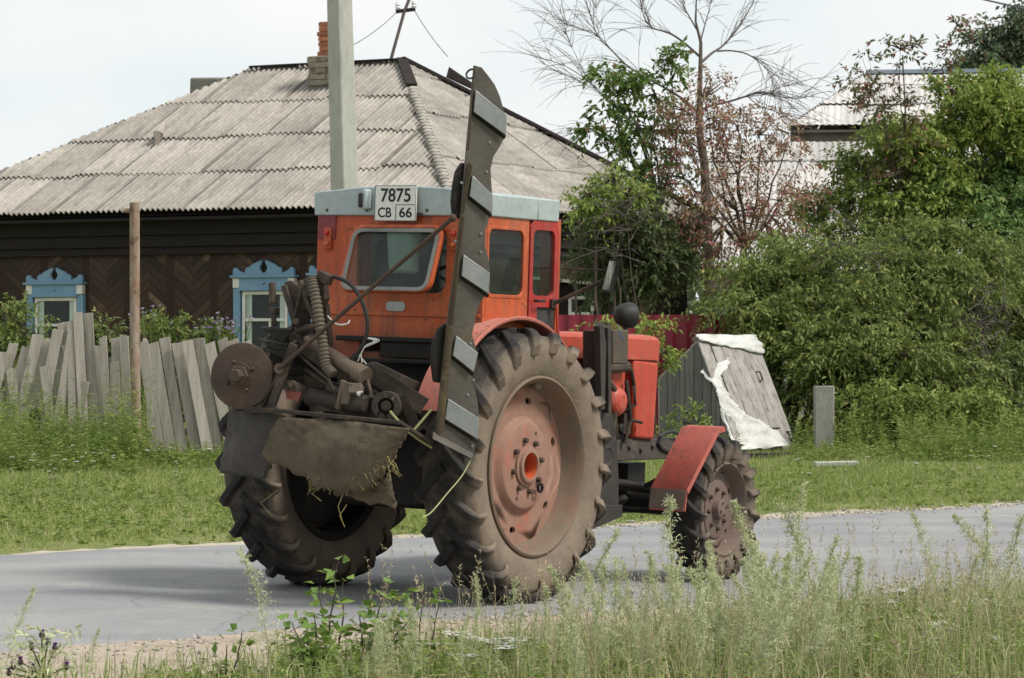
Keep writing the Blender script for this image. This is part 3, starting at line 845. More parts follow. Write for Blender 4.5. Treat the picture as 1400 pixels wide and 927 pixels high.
nb = 9
for side, sgn in ((0, 1), (1, -1)):
    mb = MB()                                                     # side boards with the profile of the hatch
    for i in range(nb):
        t0_, t1_ = 1.22*i/nb, 1.22*(i+1)/nb-.008
        def topz(t): return 1.45*t/.635 if t < .635 else 1.45+(.98-1.45)*(t-.635)/(1.22-.635)
        ts = [t0_]+([.635] if t0_ < .635 < t1_ else [])+[t1_]
        o_ = w_*side
        mb.prism([e*t0_+o_]+[e*t1_+o_]+[e*t+o_+Vector((0, 0, max(topz(t)-.02, .01))) for t in reversed(ts)], w_.normalized()*.03*sgn)
    mb.build('side_wall', M['dark_board'], hatch, bevel=.003, segs=1)
boards_on([hl(T0), hl(B1), hl(B1)+w_, hl(T0)+w_], 6, .03, 'roof', M['grey_wood'], hatch)
boards_on([hl(B0), hl(B0)+w_, hl(B1)+w_, hl(B1)], 7, .03, 'back_wall', M['grey_wood'], hatch)
M['door_wood'] = mat('door_wood', (.31, .29, .27), (.21, .195, .18), 2.5, .9, stretch=(3, 3, 1), bump=.5, bscale=25, bdist=.006, c3=(.11, .1, .09), thr=(.52, .7), c3scale=5, c3stretch=(3, 3, 1), rand=.2)
fr = hl(T0)                                                       # front slope: frame boards, then the door
fn = (w_).cross(hl(T0)).normalized()
if fn.y > 0: fn = -fn
def FS(a, b, h=0): return w_*a+hl(T0)*b+fn*h                      # a across, b up the slope
mb = MB()
for a0, a1, b0_, b1_ in ((0, .17, 0, 1), (.83, 1, 0, 1), (.175, .825, .0, .1), (.175, .825, .105, .2), (.175, .825, .955, 1.)):
    mb.prism([FS(a0, b0_), FS(a1, b0_), FS(a1, b1_), FS(a0, b1_)], fn*.03)
mb.build('front_frame', M['door_wood'], hatch, bevel=.004, segs=1)
mb = MB()
for i in range(4):
    a0 = .18+i*.161; mb.prism([FS(a0, .21), FS(a0+.156, .21), FS(a0+.156, .945), FS(a0, .945)], fn*(.04+random.uniform(-.004, .004)))
dr = mb.build('door', M['door_wood'], hatch, bevel=.004, segs=1)
mb = MB(); mb.tube([FS(.76, .62, .04), FS(.775, .63, .09), FS(.775, .7, .09), FS(.76, .71, .04)], .011, 6); mb.build('handle', M['black_iron'], dr)
mb = MB()
for zz in (.14, .3, .5): mb.box(FS(.93, zz*.3+.02, .045), (.12, .05, .01))
mb.build('hinge', M['black_iron'], hatch)
def sheetmesh(name, rows, label, off, seed):
    """crumpled sheet from rows of points"""
    r_ = np.random.RandomState(seed); nr = len(rows); k = 10
    V = []
    for i in range((nr-1)*6+1):
        q = i/6; a = min(int(q), nr-2); f = q-a
        L0 = Vector(rows[a][0]).lerp(Vector(rows[a+1][0]), f); R0 = Vector(rows[a][1]).lerp(Vector(rows[a+1][1]), f)
        for j in range(k+1):
            p = L0.lerp(R0, j/k)
            amp = .014*abs(math.sin(j*.8+i*.16+seed))+.012*abs(math.sin(j*.45-i*.41+seed))+r_.uniform(-.003, .003)
            V.append(p+off*(abs(amp)+.012)+Vector((r_.uniform(-.018, .018)*(1 if j in (0, k) else .1), 0, r_.uniform(-.03, .03)*(1 if i in (0, (nr-1)*6) else .08))))
    n1 = k+1; F = []
    for i in range((nr-1)*6):
        for j in range(k): F.append((i*n1+j, i*n1+j+1, (i+1)*n1+j+1, (i+1)*n1+j))
    mb = MB(); o0 = V[0].copy(); mb.add([v-o0 for v in V], F)
    o = mb.build(name, M['plastic_sheet'], None, smooth=80); o.location = o0
    s = o.modifiers.new('thick', 'SOLIDIFY'); s.thickness = .0015
    return tag(o, label, 'sheet')
FW = lambda a, b, h=.05: F0+FS(a, b, h)
SD = lambda t, z, h=.03: F0+e*t+Vector((0, 0, z))-w_.normalized()*h
sheetmesh('torn_sheet', [(FW(.12, .965), FW(1.03, .86)), (FW(.0, .985), FW(1.02, .95)), (T0+Vector((0, 0, .07)), T0+w_+Vector((0, 0, .06))), (T0+e*.16+w_*.1+Vector((0, 0, -.03)), T0+e*.14+w_*1.04+Vector((0, 0, -.03)))],
          'white plastic sheet covering the top edge of the cellar hatch', Vector((0, -.3, .8)), 2)
sheetmesh('torn_sheet', [(SD(.56, 1.06), FW(.34, .83, .07)), (SD(.47, .97), FW(.3, .77, .09)), (SD(.34, .86), FW(.13, .68)), (SD(.3, .75), FW(.1, .58)), (SD(.26, .6), FW(.18, .45)), (SD(.2, .4), FW(.28, .33)),
                         (SD(.12, .25), FW(.5, .27)), (SD(.05, .12, .06), FW(.72, .17)), (F0+Vector((.0, -.14, .04)), FW(.8, .02, .09))],
          'torn white plastic sheet hanging down the corner of the cellar hatch', (fn-w_.normalized()*.6).normalized(), 5)

cb = Vector((W(1126, 600, 37.5).x, 37.5, 0)); m = MB()
a, b, c, d = W(1113, 528, 37.5)-cb, W(1140, 527.5, 37.5)-cb, W(1138.5, 600, 37.5)-cb, W(1114, 600, 37.5)-cb
m.prism([(d.x, -.1, -.1), (c.x, -.1, -.1), (b.x, -.08, b.z), (a.x, -.08, a.z)], (0, .2, 0))
o = m.build('concrete_post', mat('post_concrete', (.27, .26, .235), (.19, .185, .165), 4, .95, bump=.5, bscale=30, stretch=(1.5, 1.5, .5), c3=(.1, .1, .085), thr=(.55, .72), c3scale=4), None, bevel=.012); o.location = cb; tag(o, 'short stout grey concrete post right of the cellar hatch', 'post')
g = G(1143, 640); m = MB(); m.box((0, 0, .05), (.5, .16, .05), (0.02, -.02, .12))
o = m.build('plank', M['concrete'], None, bevel=.006); o.location = g; tag(o, 'pale short plank lying on the grass below the concrete post', 'plank')
g = G(1045, 627); m = MB(); m.box((0, 0, .04), (1.1, .2, .06), (0, 0, .5))
o = m.build('plank', M['dark_wood'], None, bevel=.006); o.location = g; tag(o, 'dark plank lying in grass under the white torn sheet', 'plank')

# ================================================================== SECOND HOUSE BEHIND THE TREES
h2o = Vector((W(1080, 180, 58).x, 58, 0)); h2a = math.atan2(-.12, 1)
h2 = empty('house', h2o, (0, 0, h2a), 'house with pale white corrugated roof half hidden by trees at right', 'house')
L2 = 8.6
m = MB(); m.prism([(.4, .5, 0), (L2-.4, .5, 0), (L2-.4, 7, 0), (.4, 7, 0)], (0, 0, 5.6)); m.build('wall', M['grey_wood'], h2)
m = MB(); m.box((L2/2, .3, 5.48), (L2, .14, .2)); m.box((L2/2, 3.7, 5.6), (L2-.1, 7.3, .05)); m.build('eave_beam', mat('weathered_beam', (.2, .17, .145), (.14, .12, .1), 3, .9), h2)
mb = MB(); hh, a = 1.35, 3.75; S = math.hypot(a, hh)
V, F = slate_roof((0, 0, 5.68), (1, 0, 0), (0, a, hh), L2, S, lambda s: (0, S*min(1, s/1.5)), .13, .009, seed=4); mb.add(V, F)
V, F = slate_roof((0, 7.5, 5.68), (0, -1, 0), (1.5, 0, hh), 7.5, math.hypot(1.5, hh), lambda s: (0, math.hypot(1.5, hh)*(1-abs(s-a)/a)), .13, seed=5); mb.add(V, F)
V, F = slate_roof((L2, 7.5, 5.68), (-1, 0, 0), (0, -a, hh), L2, S, lambda s: (0, S*min(1, (L2-s)/1.5)), .13, seed=6); mb.add(V, F)
mb.build('roof', M['pale_slate'], h2, smooth=60)
m = MB(); m.box((L2/2+.75, 3.75, 5.68+hh+.06), (L2-1.5, .3, .08)); m.build('ridge_cap', mat('blue_zinc', (.2, .25, .3), (.26, .3, .34), 3, .5, .3), h2)
mb = MB(); S3 = math.hypot(2.6, 2.6)
V, F = slate_roof((-1.6, -2.6, 2.75), (1, 0, 0), (0, 2.6, 2.6), 9.6, S3, lambda s: (0, S3), .13, .009, seed=9); mb.add(V, F)
mb.build('lean_to_roof', M['pale_slate'], h2, smooth=60)
m = MB(); m.prism([(-1.4, -2.2, 0), (7.8, -2.2, 0), (7.8, .4, 0), (-1.4, .4, 0)], (0, 0, 2.72)); m.build('lean_to_wall', mat('dull_white', (.42, .42, .41), (.33, .33, .32), 1.5, .9), h2)
# ================================================================== THE TRACTOR
M['orange'] = paint_mat('orange_paint', (.49, .095, .022), (.38, .062, .019), (.52, .17, .075), amount=.85, low=(1.25, 1.58))
M['crimson'] = paint_mat('crimson_paint', (.4, .022, .018), (.32, .02, .016), (.42, .08, .06), amount=.8, low=(1.38, 1.55))
M['faded_red'] = paint_mat('faded_red_paint', (.4, .13, .1), (.33, .1, .075), (.46, .22, .17), grime=(.15, .11, .085), amount=.8, rough=.75)
M['hood_red'] = paint_mat('hood_paint', (.43, .07, .035), (.38, .05, .03), (.5, .22, .16), amount=.5)
M['nose_red'] = paint_mat('nose_paint', (.38, .02, .014), (.43, .07, .026), (.42, .1, .05), amount=.6)
M['zinc'] = mat('zinc_sheet', (.3, .36, .37), (.38, .43, .43), 2.4, .55, .15, bump=.15, bscale=12, bdist=.01, c3=(.2, .22, .2), thr=(.6, .78), c3scale=4)
M['grime'] = mat('grimy_iron', (.036, .028, .0225), (.064, .049, .038), 5, .7, .2, bump=.5, bscale=50, bdist=.006, c3=(.13, .092, .064), thr=(.5, .72), c3scale=5)
M['dusty'] = mat('dusty_iron', (.085, .072, .06), (.05, .043, .037), 3, .8, .1, bump=.5, bscale=40, bdist=.006, c3=(.16, .13, .1), thr=(.52, .7), c3scale=4)
M['greasy'] = mat('greasy_iron', (.010, .0085, .008), (.02, .017, .014), 5, .55, .3, bump=.5, bscale=40, bdist=.006, c3=(.07, .05, .038), thr=(.58, .75), c3scale=6)
M['rusty'] = mat('rusty_iron', (.085, .056, .042), (.06, .043, .034), 6, .8, .1, bump=.5, bscale=60, bdist=.005, c3=(.135, .09, .064), thr=(.52, .75), c3scale=5)
M['bar_steel'] = mat('bar_steel', (.115, .104, .09), (.078, .07, .06), 3, .5, .4, bump=.3, bscale=7, bdist=.02, c3=(.13, .105, .06), thr=(.55, .72), c3scale=3.5)
M['bar_edge'] = mat('bar_edge', (.1, .075, .042), (.07, .055, .035), 5, .75, .1, bump=.4, bscale=40, c3=(.16, .12, .06), thr=(.55, .7), c3scale=4)
M['knife'] = mat('knife_steel', (.22, .235, .24), (.29, .3, .3), 5, .42, .6, bump=.25, bscale=30, bdist=.004, c3=(.12, .11, .095), thr=(.6, .76), c3scale=8)
M['canvas'] = mat('canvas', (.12, .095, .063), (.085, .068, .048), 5, .95, bump=.6, bscale=60, bdist=.006, c3=(.055, .045, .034), thr=(.52, .7), c3scale=3.5)
M['rubber_flap'] = mat('rubber_flap', (.052, .047, .042), (.075, .066, .058), 4, .8, bump=.3, bscale=30, c3=(.11, .09, .075), thr=(.6, .75), c3scale=4)
M['mud'] = mat('dried_mud', (.16, .12, .095), (.11, .085, .068), 6, .9, bump=.5, bscale=40, c3=(.2, .09, .07), thr=(.6, .7), c3scale=6)
M['hay'] = mat('hay', (.3, .25, .11), (.2, .17, .07), 8, .9, rand=.3)
M['hose'] = mat('hose', (.1, .085, .065), (.14, .115, .085), 9, .75)
M['black_rubber'] = mat('black_rubber', (.018, .018, .018), (.03, .028, .026), 5, .6)
M['cab_dark'] = mat('cab_dark', (.035, .035, .034), (.05, .048, .045), 4, .8)
M['seat_grey'] = mat('seat_grey', (.42, .44, .43), (.32, .33, .32), 6, .7)
M['cab_glass'] = glass_mat('cab_glass', (.55, .7, .65), .006, .05, (.28, .3, .29))
M['red_lens'] = mat('red_lens', (.5, .012, .015), (.4, .01, .012), 8, .25, spec=.6, fine=0)
M['amber_lens'] = mat('amber_lens', (.42, .1, .03), None, rough=.3, spec=.5, fine=0)
M['plate_white'] = mat('plate_white', (.72, .71, .66), (.66, .64, .59), 8, .5, c3=(.5, .46, .38), thr=(.66, .8), c3scale=14)
M['letter_black'] = mat('letter_black', (.015, .015, .017), None, rough=.6, fine=0)
M['chrome'] = mat('chrome', (.6, .6, .6), None, rough=.15, metal=1, fine=0)

def tyre_mat(name, R, rim_r):
    m, t, p, out = new_mat(name)
    tc = _n(t, 'ShaderNodeTexCoord'); sp = _n(t, 'ShaderNodeSeparateXYZ'); t.links.new(tc.outputs['Object'], sp.inputs[0])
    cb = _n(t, 'ShaderNodeCombineXYZ'); t.links.new(sp.outputs[0], cb.inputs[0]); t.links.new(sp.outputs[2], cb.inputs[2])
    ln = _n(t, 'ShaderNodeVectorMath', operation='LENGTH'); t.links.new(cb.outputs[0], ln.inputs[0])
    ad = _n(t, 'ShaderNodeMath', operation='MULTIPLY_ADD'); ad.inputs[1].default_value = .16
    t.links.new(_noise(t, 6, detail=7, rough=.7), ad.inputs[0]); t.links.new(ln.outputs['Value'], ad.inputs[2])
    dust = _range(t, ad.outputs[0], R*(.875 if R > .6 else .8)+.08, R*(.97 if R > .6 else .93)+.08, 1 if R > .6 else .75, 0)                 # dried mud reaches up the side wall
    dcol = _mix(t, _range(t, _noise(t, 9, detail=6), .35, .65), (.2, .155, .115), (.145, .115, .09))
    rub = _mix(t, _range(t, _noise(t, 7, detail=6), .35, .7), (.013, .013, .0135), (.036, .032, .029))
    t.links.new(_mix(t, dust, rub, dcol), p.inputs['Base Color'])
    p.inputs['Roughness'].default_value = .8; p.inputs['Specular IOR Level'].default_value = .3
    _bump(t, p, _noise(t, 22, detail=9, rough=.7), .5, .014)
    return m
def dusty_paint(name, c, d, lo, hi, scale=4):
    m, t, p, out = new_mat(name)
    f = _range(t, _noise(t, scale, detail=7, rough=.7), lo, hi)
    t.links.new(_mix(t, f, c, _mix(t, _range(t, _noise(t, 18), .3, .7), d, tuple(v*.8 for v in d))), p.inputs['Base Color'])
    p.inputs['Roughness'].default_value = .8
    _bump(t, p, _noise(t, 40, detail=6), .25, .004)
    return m
M['rim_disc'] = dusty_paint('rim_disc', (.38, .078, .045), (.27, .15, .11), .24, .47, 3.5)
M['rim_barrel'] = dusty_paint('rim_barrel', (.18, .085, .058), (.155, .115, .08), .3, .5, 4)
M['hub_orange'] = mat('hub_orange', (.55, .1, .03), (.42, .09, .035), 8, .6)
M['front_rim'] = dusty_paint('front_rim', (.14, .08, .062), (.135, .105, .085), .35, .6, 6)

tractor = empty('tractor', T_LOC, T_EUL, 'old orange tractor with pale metal cab roof and big muddy tyres on the road', 'tractor')

# ---------------------------------------------------------------- wheels
def tyre(name, R, hw, rim_r, nl, lug_h, lug_w, ang, m_, parent):
    mb = MB(); Rc = R-lug_h
    prof = [(rim_r-.012, -hw*.72), (rim_r+.012, -hw*.8), (rim_r+.04, -hw*.9), (rim_r+(Rc-rim_r)*.45, -hw*1.02), (rim_r+(Rc-rim_r)*.75, -hw*1.03), (Rc-.035, -hw*.95), (Rc-.008, -hw*.78), (Rc, -hw*.4), (Rc+.004, 0)]
    prof = prof+[(r, -h) for r, h in prof[-2::-1]]
    mb.lathe(prof, (0, 0, 0), (0, 1, 0), 72)
    for side in (-1, 1):
        for i in range(nl):
            th0 = 2*math.pi*(i+(.5 if side > 0 else 0))/nl
            st = []                                               # cross-sections along the lug, from the crown to down the shoulder
            for f, yy, rr, hh, ww in ((-.06, -.05, Rc, 1., .9), (.15, .2, Rc, 1, .92), (.45, .55, Rc-.002, 1., .95), (.72, .82, Rc-.01, 1., 1.05), (.9, .99, Rc-.03, 1.05, 1.15), (1.0, 1.05, Rc-.06, .85, 1.2), (1.06, 1.06, Rc-.11, .3, 1.1)):
                th = th0+ang*f; y = side*hw*yy
                out_ = Vector((math.cos(th), 0, math.sin(th)))
                tan = Vector((-math.sin(th), 0, math.cos(th)))
                nrm = (out_*(1 if f < .8 else (.75 if f < .95 else .35))+Vector((0, side, 0))*(0 if f < .6 else (.3 if f < .8 else (.7 if f < .95 else .9)))).normalized()
                dirv = (tan*.8+Vector((0, -side*.5, 0))).normalized()
                c = out_*rr+Vector((0, y, 0))
                b = lug_w*ww*.62; tw = lug_w*ww*.38
                st.append([c-dirv*b-nrm*.012, c-dirv*tw+nrm*lug_h*hh, c+dirv*tw+nrm*lug_h*hh, c+dirv*b-nrm*.012])
            vs = [p for s_ in st for p in s_]; fs = []
            for k in range(len(st)-1):
                for q in range(4):
                    fs.append((k*4+q, k*4+(q+1) % 4, (k+1)*4+(q+1) % 4, (k+1)*4+q))
            fs += [(0, 1, 2, 3), tuple(len(vs)-4+q for q in (3, 2, 1, 0))]
            mb.add(vs, fs)
    return mb.build(name, m_, parent, bevel=.006, smooth=32)

RR, RY, RH = .782, .689, .168
TM = tyre_mat('rear_tyre', RR, .5); TF = tyre_mat('front_tyre', .458, .29)
def bolts(par, n, r, y, rb, hb, ph=0, axis=(0, -1, 0)):
    for i in range(n):
        a = 2*math.pi*i/n+ph
        mb = MB(); mb.lathe([(0, hb), (rb*.8, hb), (rb, hb*.7), (rb, 0)], (r*math.cos(a), y, r*math.sin(a)), axis, 6); mb.build('bolt', M['rusty'], par, bevel=.002)
def holed_annulus(mb, r0, r1, y, th, n, rh, ha, hb, ph):
    """flat ring with n oval holes, cut in sectors"""
    k = 10; half = math.pi/n
    for i in range(n):
        a0 = 2*math.pi*i/n+ph; ca, sa = math.cos(a0), math.sin(a0)
        A = [-half+2*half*j/k for j in range(k+1)]
        sec = [(r1*math.cos(t), r1*math.sin(t)) for t in A]+[(r0*math.cos(t), r0*math.sin(t)) for t in A[::-1]]
        hole = [(rh+hb*math.cos(2*math.pi*j/20), ha*math.sin(2*math.pi*j/20)) for j in range(20)]
        hole_panel(mb, sec, hole, lambda u, v: (u*ca-v*sa, y, u*sa+v*ca), (0, th, 0))
def make_rear_wheel():
    """outer side faces local -y; centre of the tyre at the origin"""
    b = MB(); yo = -.145                                           # rim lip and barrel
    b.lathe([(.512, yo+.015), (.513, yo-.006), (.5, yo-.012), (.488, yo-.002), (.478, yo+.03), (.468, yo+.045), (.462, yo+.085), (.446, yo+.1), (.44, yo+.135), (.43, yo+.16)], (0, 0, 0), (0, 1, 0), 72)
    w = b.build('rear_wheel', M['rim_barrel'], tractor, smooth=40)
    b = MB(); b.lathe([(.431, yo+.155), (.44, .08), (.46, .125), (.5, .14), (.512, .128)], (0, 0, 0), (0, 1, 0), 72); b.lathe([(.42, .02), (.2, .03), (.0, .03)], (0, 0, 0), (0, 1, 0), 40); b.build('inner_rim', M['greasy'], w, smooth=40)
    tyre('tyre', RR, RH, .5, 21, .036, .056, rad(15), TM, w)
    d = MB(); y1 = yo+.115                                         # dished disc with six oval holes
    d.lathe([(.2801, y1), (.262, y1-.012), (.247, y1-.035), (.235, y1-.04), (.17, y1-.04), (.115, y1-.04), (.115, y1-.022), (.22, y1-.022), (.24, y1-.012), (.256, y1+.012), (.2801, y1+.02)], (0, 0, 0), (0, 1, 0), 72, closed=True)
    holed_annulus(d, .28, .446, y1, .02, 6, .37, .03, .02, rad(20))
    disc = d.build('wheel_disc', M['rim_disc'], w, smooth=40)
    h = MB(); yh = y1-.04
    h.lathe([(.118, yh+.03), (.118, yh-.012), (.1, yh-.016), (.096, yh-.03), (.085, yh-.034), (.076, yh-.034), (.073, yh-.026)], (0, 0, 0), (0, 1, 0), 40)
    hub = h.build('hub', M['rim_disc'], w, smooth=40)
    h = MB(); h.lathe([(.0735, yh-.027), (.07, yh+.05), (.03, yh+.055), (.026, yh+.04), (0, yh+.04)], (0, 0, 0), (0, 1, 0), 40); h.build('hub_bore', M['hub_orange'], w, smooth=40)
    bolts(w, 8, .148, yh, .017, .026, .2); bolts(w, 2, .205, yh+.01, .012, .014, 1.1)
    q = MB(); a = rad(-52); q.lathe([(.016, 0), (.03, 0), (.03, .012), (.016, .012)], (.16*math.cos(a), yh-.03, .16*math.sin(a)), (0, -1, 0), 14, True)
    q.box((.02, yh-.05+.08, .01), (.012, .02, .05)); q.build('shackle', M['greasy'], w)
    q = MB(); q.box((.05, yo+.06, .455), (.06, .05, .04), (0, .1, 0)); q.build('rim_lug', M['rim_barrel'], w, bevel=.008)
    return w
w = make_rear_wheel(); w.location = (0, -RY, RR)
w2 = copy_tree(w, tractor); w2.location = (0, RY, RR); w2.rotation_euler = (0, 0, math.pi)
# lugs of the copied wheel must point the same way: mirror instead of turning
w2.rotation_euler = (0, 0, 0); w2.scale = (1, -1, 1)

FR, FX, FY = .458, 2.2374, .765
def make_front_wheel():
    b = MB(); yo = -.082
    b.lathe([(.298, yo+.012), (.299, yo-.006), (.288, yo-.012), (.279, yo), (.268, yo+.03), (.258, yo+.05), (.25, yo+.085), (.24, yo+.11), (.262, .07), (.298, .085)], (0, 0, 0), (0, 1, 0), 56)
    w = b.build('front_wheel', M['front_rim'], tractor, smooth=40)
    tyre('tyre', FR, .104, .29, 17, .03, .044, rad(16), TF, w)
    d = MB(); y1 = yo+.075
    holed_annulus(d, .186, .252, y1-.004, .012, 5, .219, .022, .014, .5)
    d.lathe([(.187, y1+.0), (.185, y1-.012), (.175, y1-.016), (.07, y1-.016), (.066, y1-.03), (.062, y1-.055), (.05, y1-.062), (0, y1-.064)], (0, 0, 0), (0, 1, 0), 48)
    d.build('wheel_disc', M['front_rim'], w, smooth=40)
    bolts(w, 8, .125, y1-.016, .015, .022, .1); bolts(w, 4, .04, y1-.062, .008, .01, .3)
    return w
w = make_front_wheel(); w.location = (FX, -FY, FR); w.rotation_euler = (0, 0, rad(2))
w2 = copy_tree(w, tractor); w2.location = (FX, FY, FR); w2.scale = (1, -1, 1)

# ---------------------------------------------------------------- cab
CX0, CX1, CW, ZB = -.227, .575, .58, 2.2
cab = MB()
rx = lambda y, z: (CX0, y, z)
WO = rrect(-.325, .29, 1.745, 2.125, .07)
hole_panel(cab, [(-CW, 1.62), (CW, 1.62), (CW, ZB), (-CW, ZB)], WO, rx, (.03, 0, 0))
cab.prism([rx(-CW, 1.47), rx(CW, 1.47), rx(CW, 1.6195), rx(-CW, 1.6195)], (.03, 0, 0))
cab.prism([rx(CW-.32, 1.30), rx(CW, 1.30), rx(CW, 1.469), rx(CW-.32, 1.469)], (.03, 0, 0))
cab.box((CX0-.004, 0, 1.62), (.012, 2*CW-.02, .022))
SWI = rrect(-.182, .196, 1.742, 2.122, .05)
for s in (-1, 1):
    f = lambda x, z: (x, s*CW, z)
    hole_panel(cab, [(CX0+.0305, 1.45), (.25, 1.45), (.25, ZB), (CX0+.0305, ZB)], SWI, f, (0, -s*.03, 0))
    cab.box((CX1+.005, s*(CW-.025), 1.85), (.04, .05, .7))
fx = lambda y, z: (CX1, y, z)
hole_panel(cab, [(-CW+.05, 1.4), (CW-.05, 1.4), (CW-.05, ZB), (-CW+.05, ZB)], rrect(-.46, .46, 1.7, 2.12, .06), fx, (.03, 0, 0))
cab.prism([(CX0+.031, -CW+.031, 1.36), (CX1-.001, -CW+.031, 1.36), (CX1-.001, CW-.031, 1.36), (CX0+.031, CW-.031, 1.36)], (0, 0, .04))
cab.build('cab', M['orange'], tractor, bevel=.006)
for s in (-1, 1):                                                 # doors
    d = MB(); f = lambda x, z: (x, s*(CW+.006), z)
    hole_panel(d, [(.256, 1.715), (.573, 1.715), (.572, 2.14), (.54, 2.185), (.29, 2.185), (.258, 2.15)], rrect(.292, .527, 1.752, 2.132, .04), f, (0, -s*.035, 0))
    hole_panel(d, [(.262, 1.40), (.63, 1.40), (.5735, 1.7145), (.2562, 1.7145)], [(.345, 1.49), (.592, 1.49), (.562, 1.685), (.345, 1.685)], f, (0, -s*.035, 0))
    door = d.build('door', M['crimson'], tractor, bevel=.008)
    g = MB(); g.box((.41, s*(CW-.012), 1.94), (.26, .005, .41)); g.build('door_window', M['cab_glass'], door, smooth=0)
    g = MB(); g.box((.46, s*(CW-.012), 1.585), (.26, .008, .23)); g.build('lower_panel', M['cab_dark'], door, smooth=0)
    g = MB(); g.tube([(.29, s*(CW+.02), 1.72), (.29, s*(CW+.05), 1.72), (.36, s*(CW+.05), 1.722)], .008, 6); g.build('handle', M['black_rubber'], door)
    g = MB(); O = rrect(-.198, .212, 1.726, 2.138, .055); I = rrect(-.176, .19, 1.748, 2.116, .045)
    g.ring([(x, s*(CW+.003), z) for x, z in O], [(x, s*(CW+.003), z) for x, z in I], (0, -s*.02, 0))
    sw = g.build('side_window', M['orange'], tractor, bevel=.004)
    g = MB(); g.box((.007, s*(CW-.01), 1.932), (.39, .005, .39)); g.build('pane', M['cab_glass'], sw, smooth=0)
g = MB(); g.box((CX1+.015, 0, 1.91), (.005, .94, .44)); g.build('windscreen', M['cab_glass'], tractor, smooth=0)
# rear window, hinged at its top edge and propped open
rw = MB(); th = rad(20)
def RWp(y, dz, o=0):
    return (CX0-.012-math.sin(th)*dz+o*math.cos(th)*-1, y, 2.125-math.cos(th)*dz-o*math.sin(th)*0)
O = rrect(-.335, .30, -.0, .415, .075); I = rrect(-.312, .277, .024, .392, .055)
rw.ring([RWp(y, z) for y, z in O], [RWp(y, z) for y, z in I], (-.03*math.cos(th), 0, .03*math.sin(th)))
rwo = rw.build('rear_window', M['orange'], tractor, bevel=.005)
rs = MB(); O2 = rrect(-.318, .283, .018, .398, .06); I2 = rrect(-.296, .261, .04, .376, .045)
rs.ring([RWp(y, z, .03) for y, z in O2], [RWp(y, z, .03) for y, z in I2], (-.008*math.cos(th), 0, .008*math.sin(th)))
rs.build('rubber_seal', mat('seal_grey', (.2, .2, .19), (.14, .14, .13), 6, .7), rwo)
g = MB(); n0 = (.004*math.cos(th), 0, -.004*math.sin(th))
g.prism([RWp(-.315, .02, .02), RWp(.28, .02, .02), RWp(.28, .396, .02), RWp(-.315, .396, .02)], n0); g.build('pane', M['cab_glass'], rwo, smooth=0)
g = MB(); g.tube([(CX0, -.2, 1.76), (CX0-.1, -.2, 1.77), RWp(-.2, .36, .0)], .008, 6); g.build('stay', M['grime'], rwo)
# roof
r = MB(); prf = [(-.592, 2.185), (-.598, 2.312), (-.3, 2.345), (0, 2.362), (.3, 2.347), (.598, 2.32), (.592, 2.185)]
r.prism([(CX0-.022, y, z) for y, z in prf], (.565, 0, 0))
r.prism([(.32+.0005, y, z) for y, z in prf], (.24, 0, 0)) if False else None
r.prism([(CX0+.544, y*1.003, z+.001) for y, z in prf], (.235, 0, 0))
ro = r.build('cab_roof', M['zinc'], tractor, bevel=.008)
g = MB()
for y in (-.5, -.2, .22, .5):
    g.lathe([(0, .006), (.008, .004), (.01, 0)], (CX0-.022, y, 2.215), (-1, 0, 0), 8)
g.build('rivet', M['rusty'], ro)
# number plate
np_ = MB(); PXp = CX0-.05
yl, yr, z0, z1 = .142, -.147, 2.152, 2.358
np_.box((PXp, (yl+yr)/2, (z0+z1)/2), (.008, yl-yr, z1-z0), (0, 0, 0))
plate = np_.build('number_plate', M['plate_white'], tractor, bevel=.003)
bk = MB(); bk.box((PXp+.017, .0, 2.28), (.026, .06, .12)); bk.build('plate_bracket', M['grime'], plate)
xf = PXp-.0045
lines = MB()
def pl(u, v): return (xf, yl+(yr-yl)*u, z1+(z0-z1)*v)              # plate coordinates, 0..1 across and down
def strip(u0, v0, u1, v1): lines.prism([pl(u0, v0), pl(u1, v0), pl(u1, v1), pl(u0, v1)], (-.001, 0, 0))
strip(.51, .54, .97, .555); strip(.51, .555, .523, .97)
strip(.005, .005, .995, .018); strip(.005, .982, .995, .995); strip(.005, .018, .014, .982); strip(.986, .018, .995, .982)
lines.build('plate_lines', M['letter_black'], plate, smooth=0)
def lettering(txt, u0, u1, v0, v1, parent):
    cu = bpy.data.curves.new('lettering', 'FONT'); cu.body = txt; cu.size = 1; cu.extrude = .004; cu.offset = .012
    to = bpy.data.objects.new('lettering', cu); COL.objects.link(to); bpy.context.view_layer.update()
    me = bpy.data.meshes.new_from_object(to.evaluated_get(bpy.context.evaluated_depsgraph_get()))
    bpy.data.objects.remove(to)
    xs_ = [v.co.x for v in me.vertices]; ys_ = [v.co.y for v in me.vertices]
    ax, bx, ay, by = min(xs_), max(xs_), min(ys_), max(ys_)
    for v in me.vertices:
        u = u0+(v.co.x-ax)/(bx-ax)*(u1-u0); w_ = v1+(v.co.y-ay)/(by-ay)*(v0-v1)
        q = pl(u, w_); v.co = (q[0]-(.0016 if v.co.z > 0 else 0), q[1], q[2])
    me.materials.clear(); me.materials.append(M['letter_black'])
    o = bpy.data.objects.new('lettering', me); COL.objects.link(o); o.parent = parent
    return o
lettering('7875', .15, .86, .09, .47, plate)
lettering('CB', .09, .41, .62, .90, plate)
lettering('66', .60, .90, .62, .90, plate)
g = MB(); g.box((PXp+.0, .2, 2.275), (.06, .035, .12)); pl_ = g.build('plate_lamp', M['zinc'], tractor, bevel=.012)
g = MB(); g.box((PXp-.028, .222, 2.27), (.02, .035, .085)); g.build('lens', M['black_rubber'], pl_, bevel=.012)
g = MB(); g.box((PXp+.015, -.16, 2.19), (.03, .02, .02)); g.build('plate_clip', M['grime'], plate)
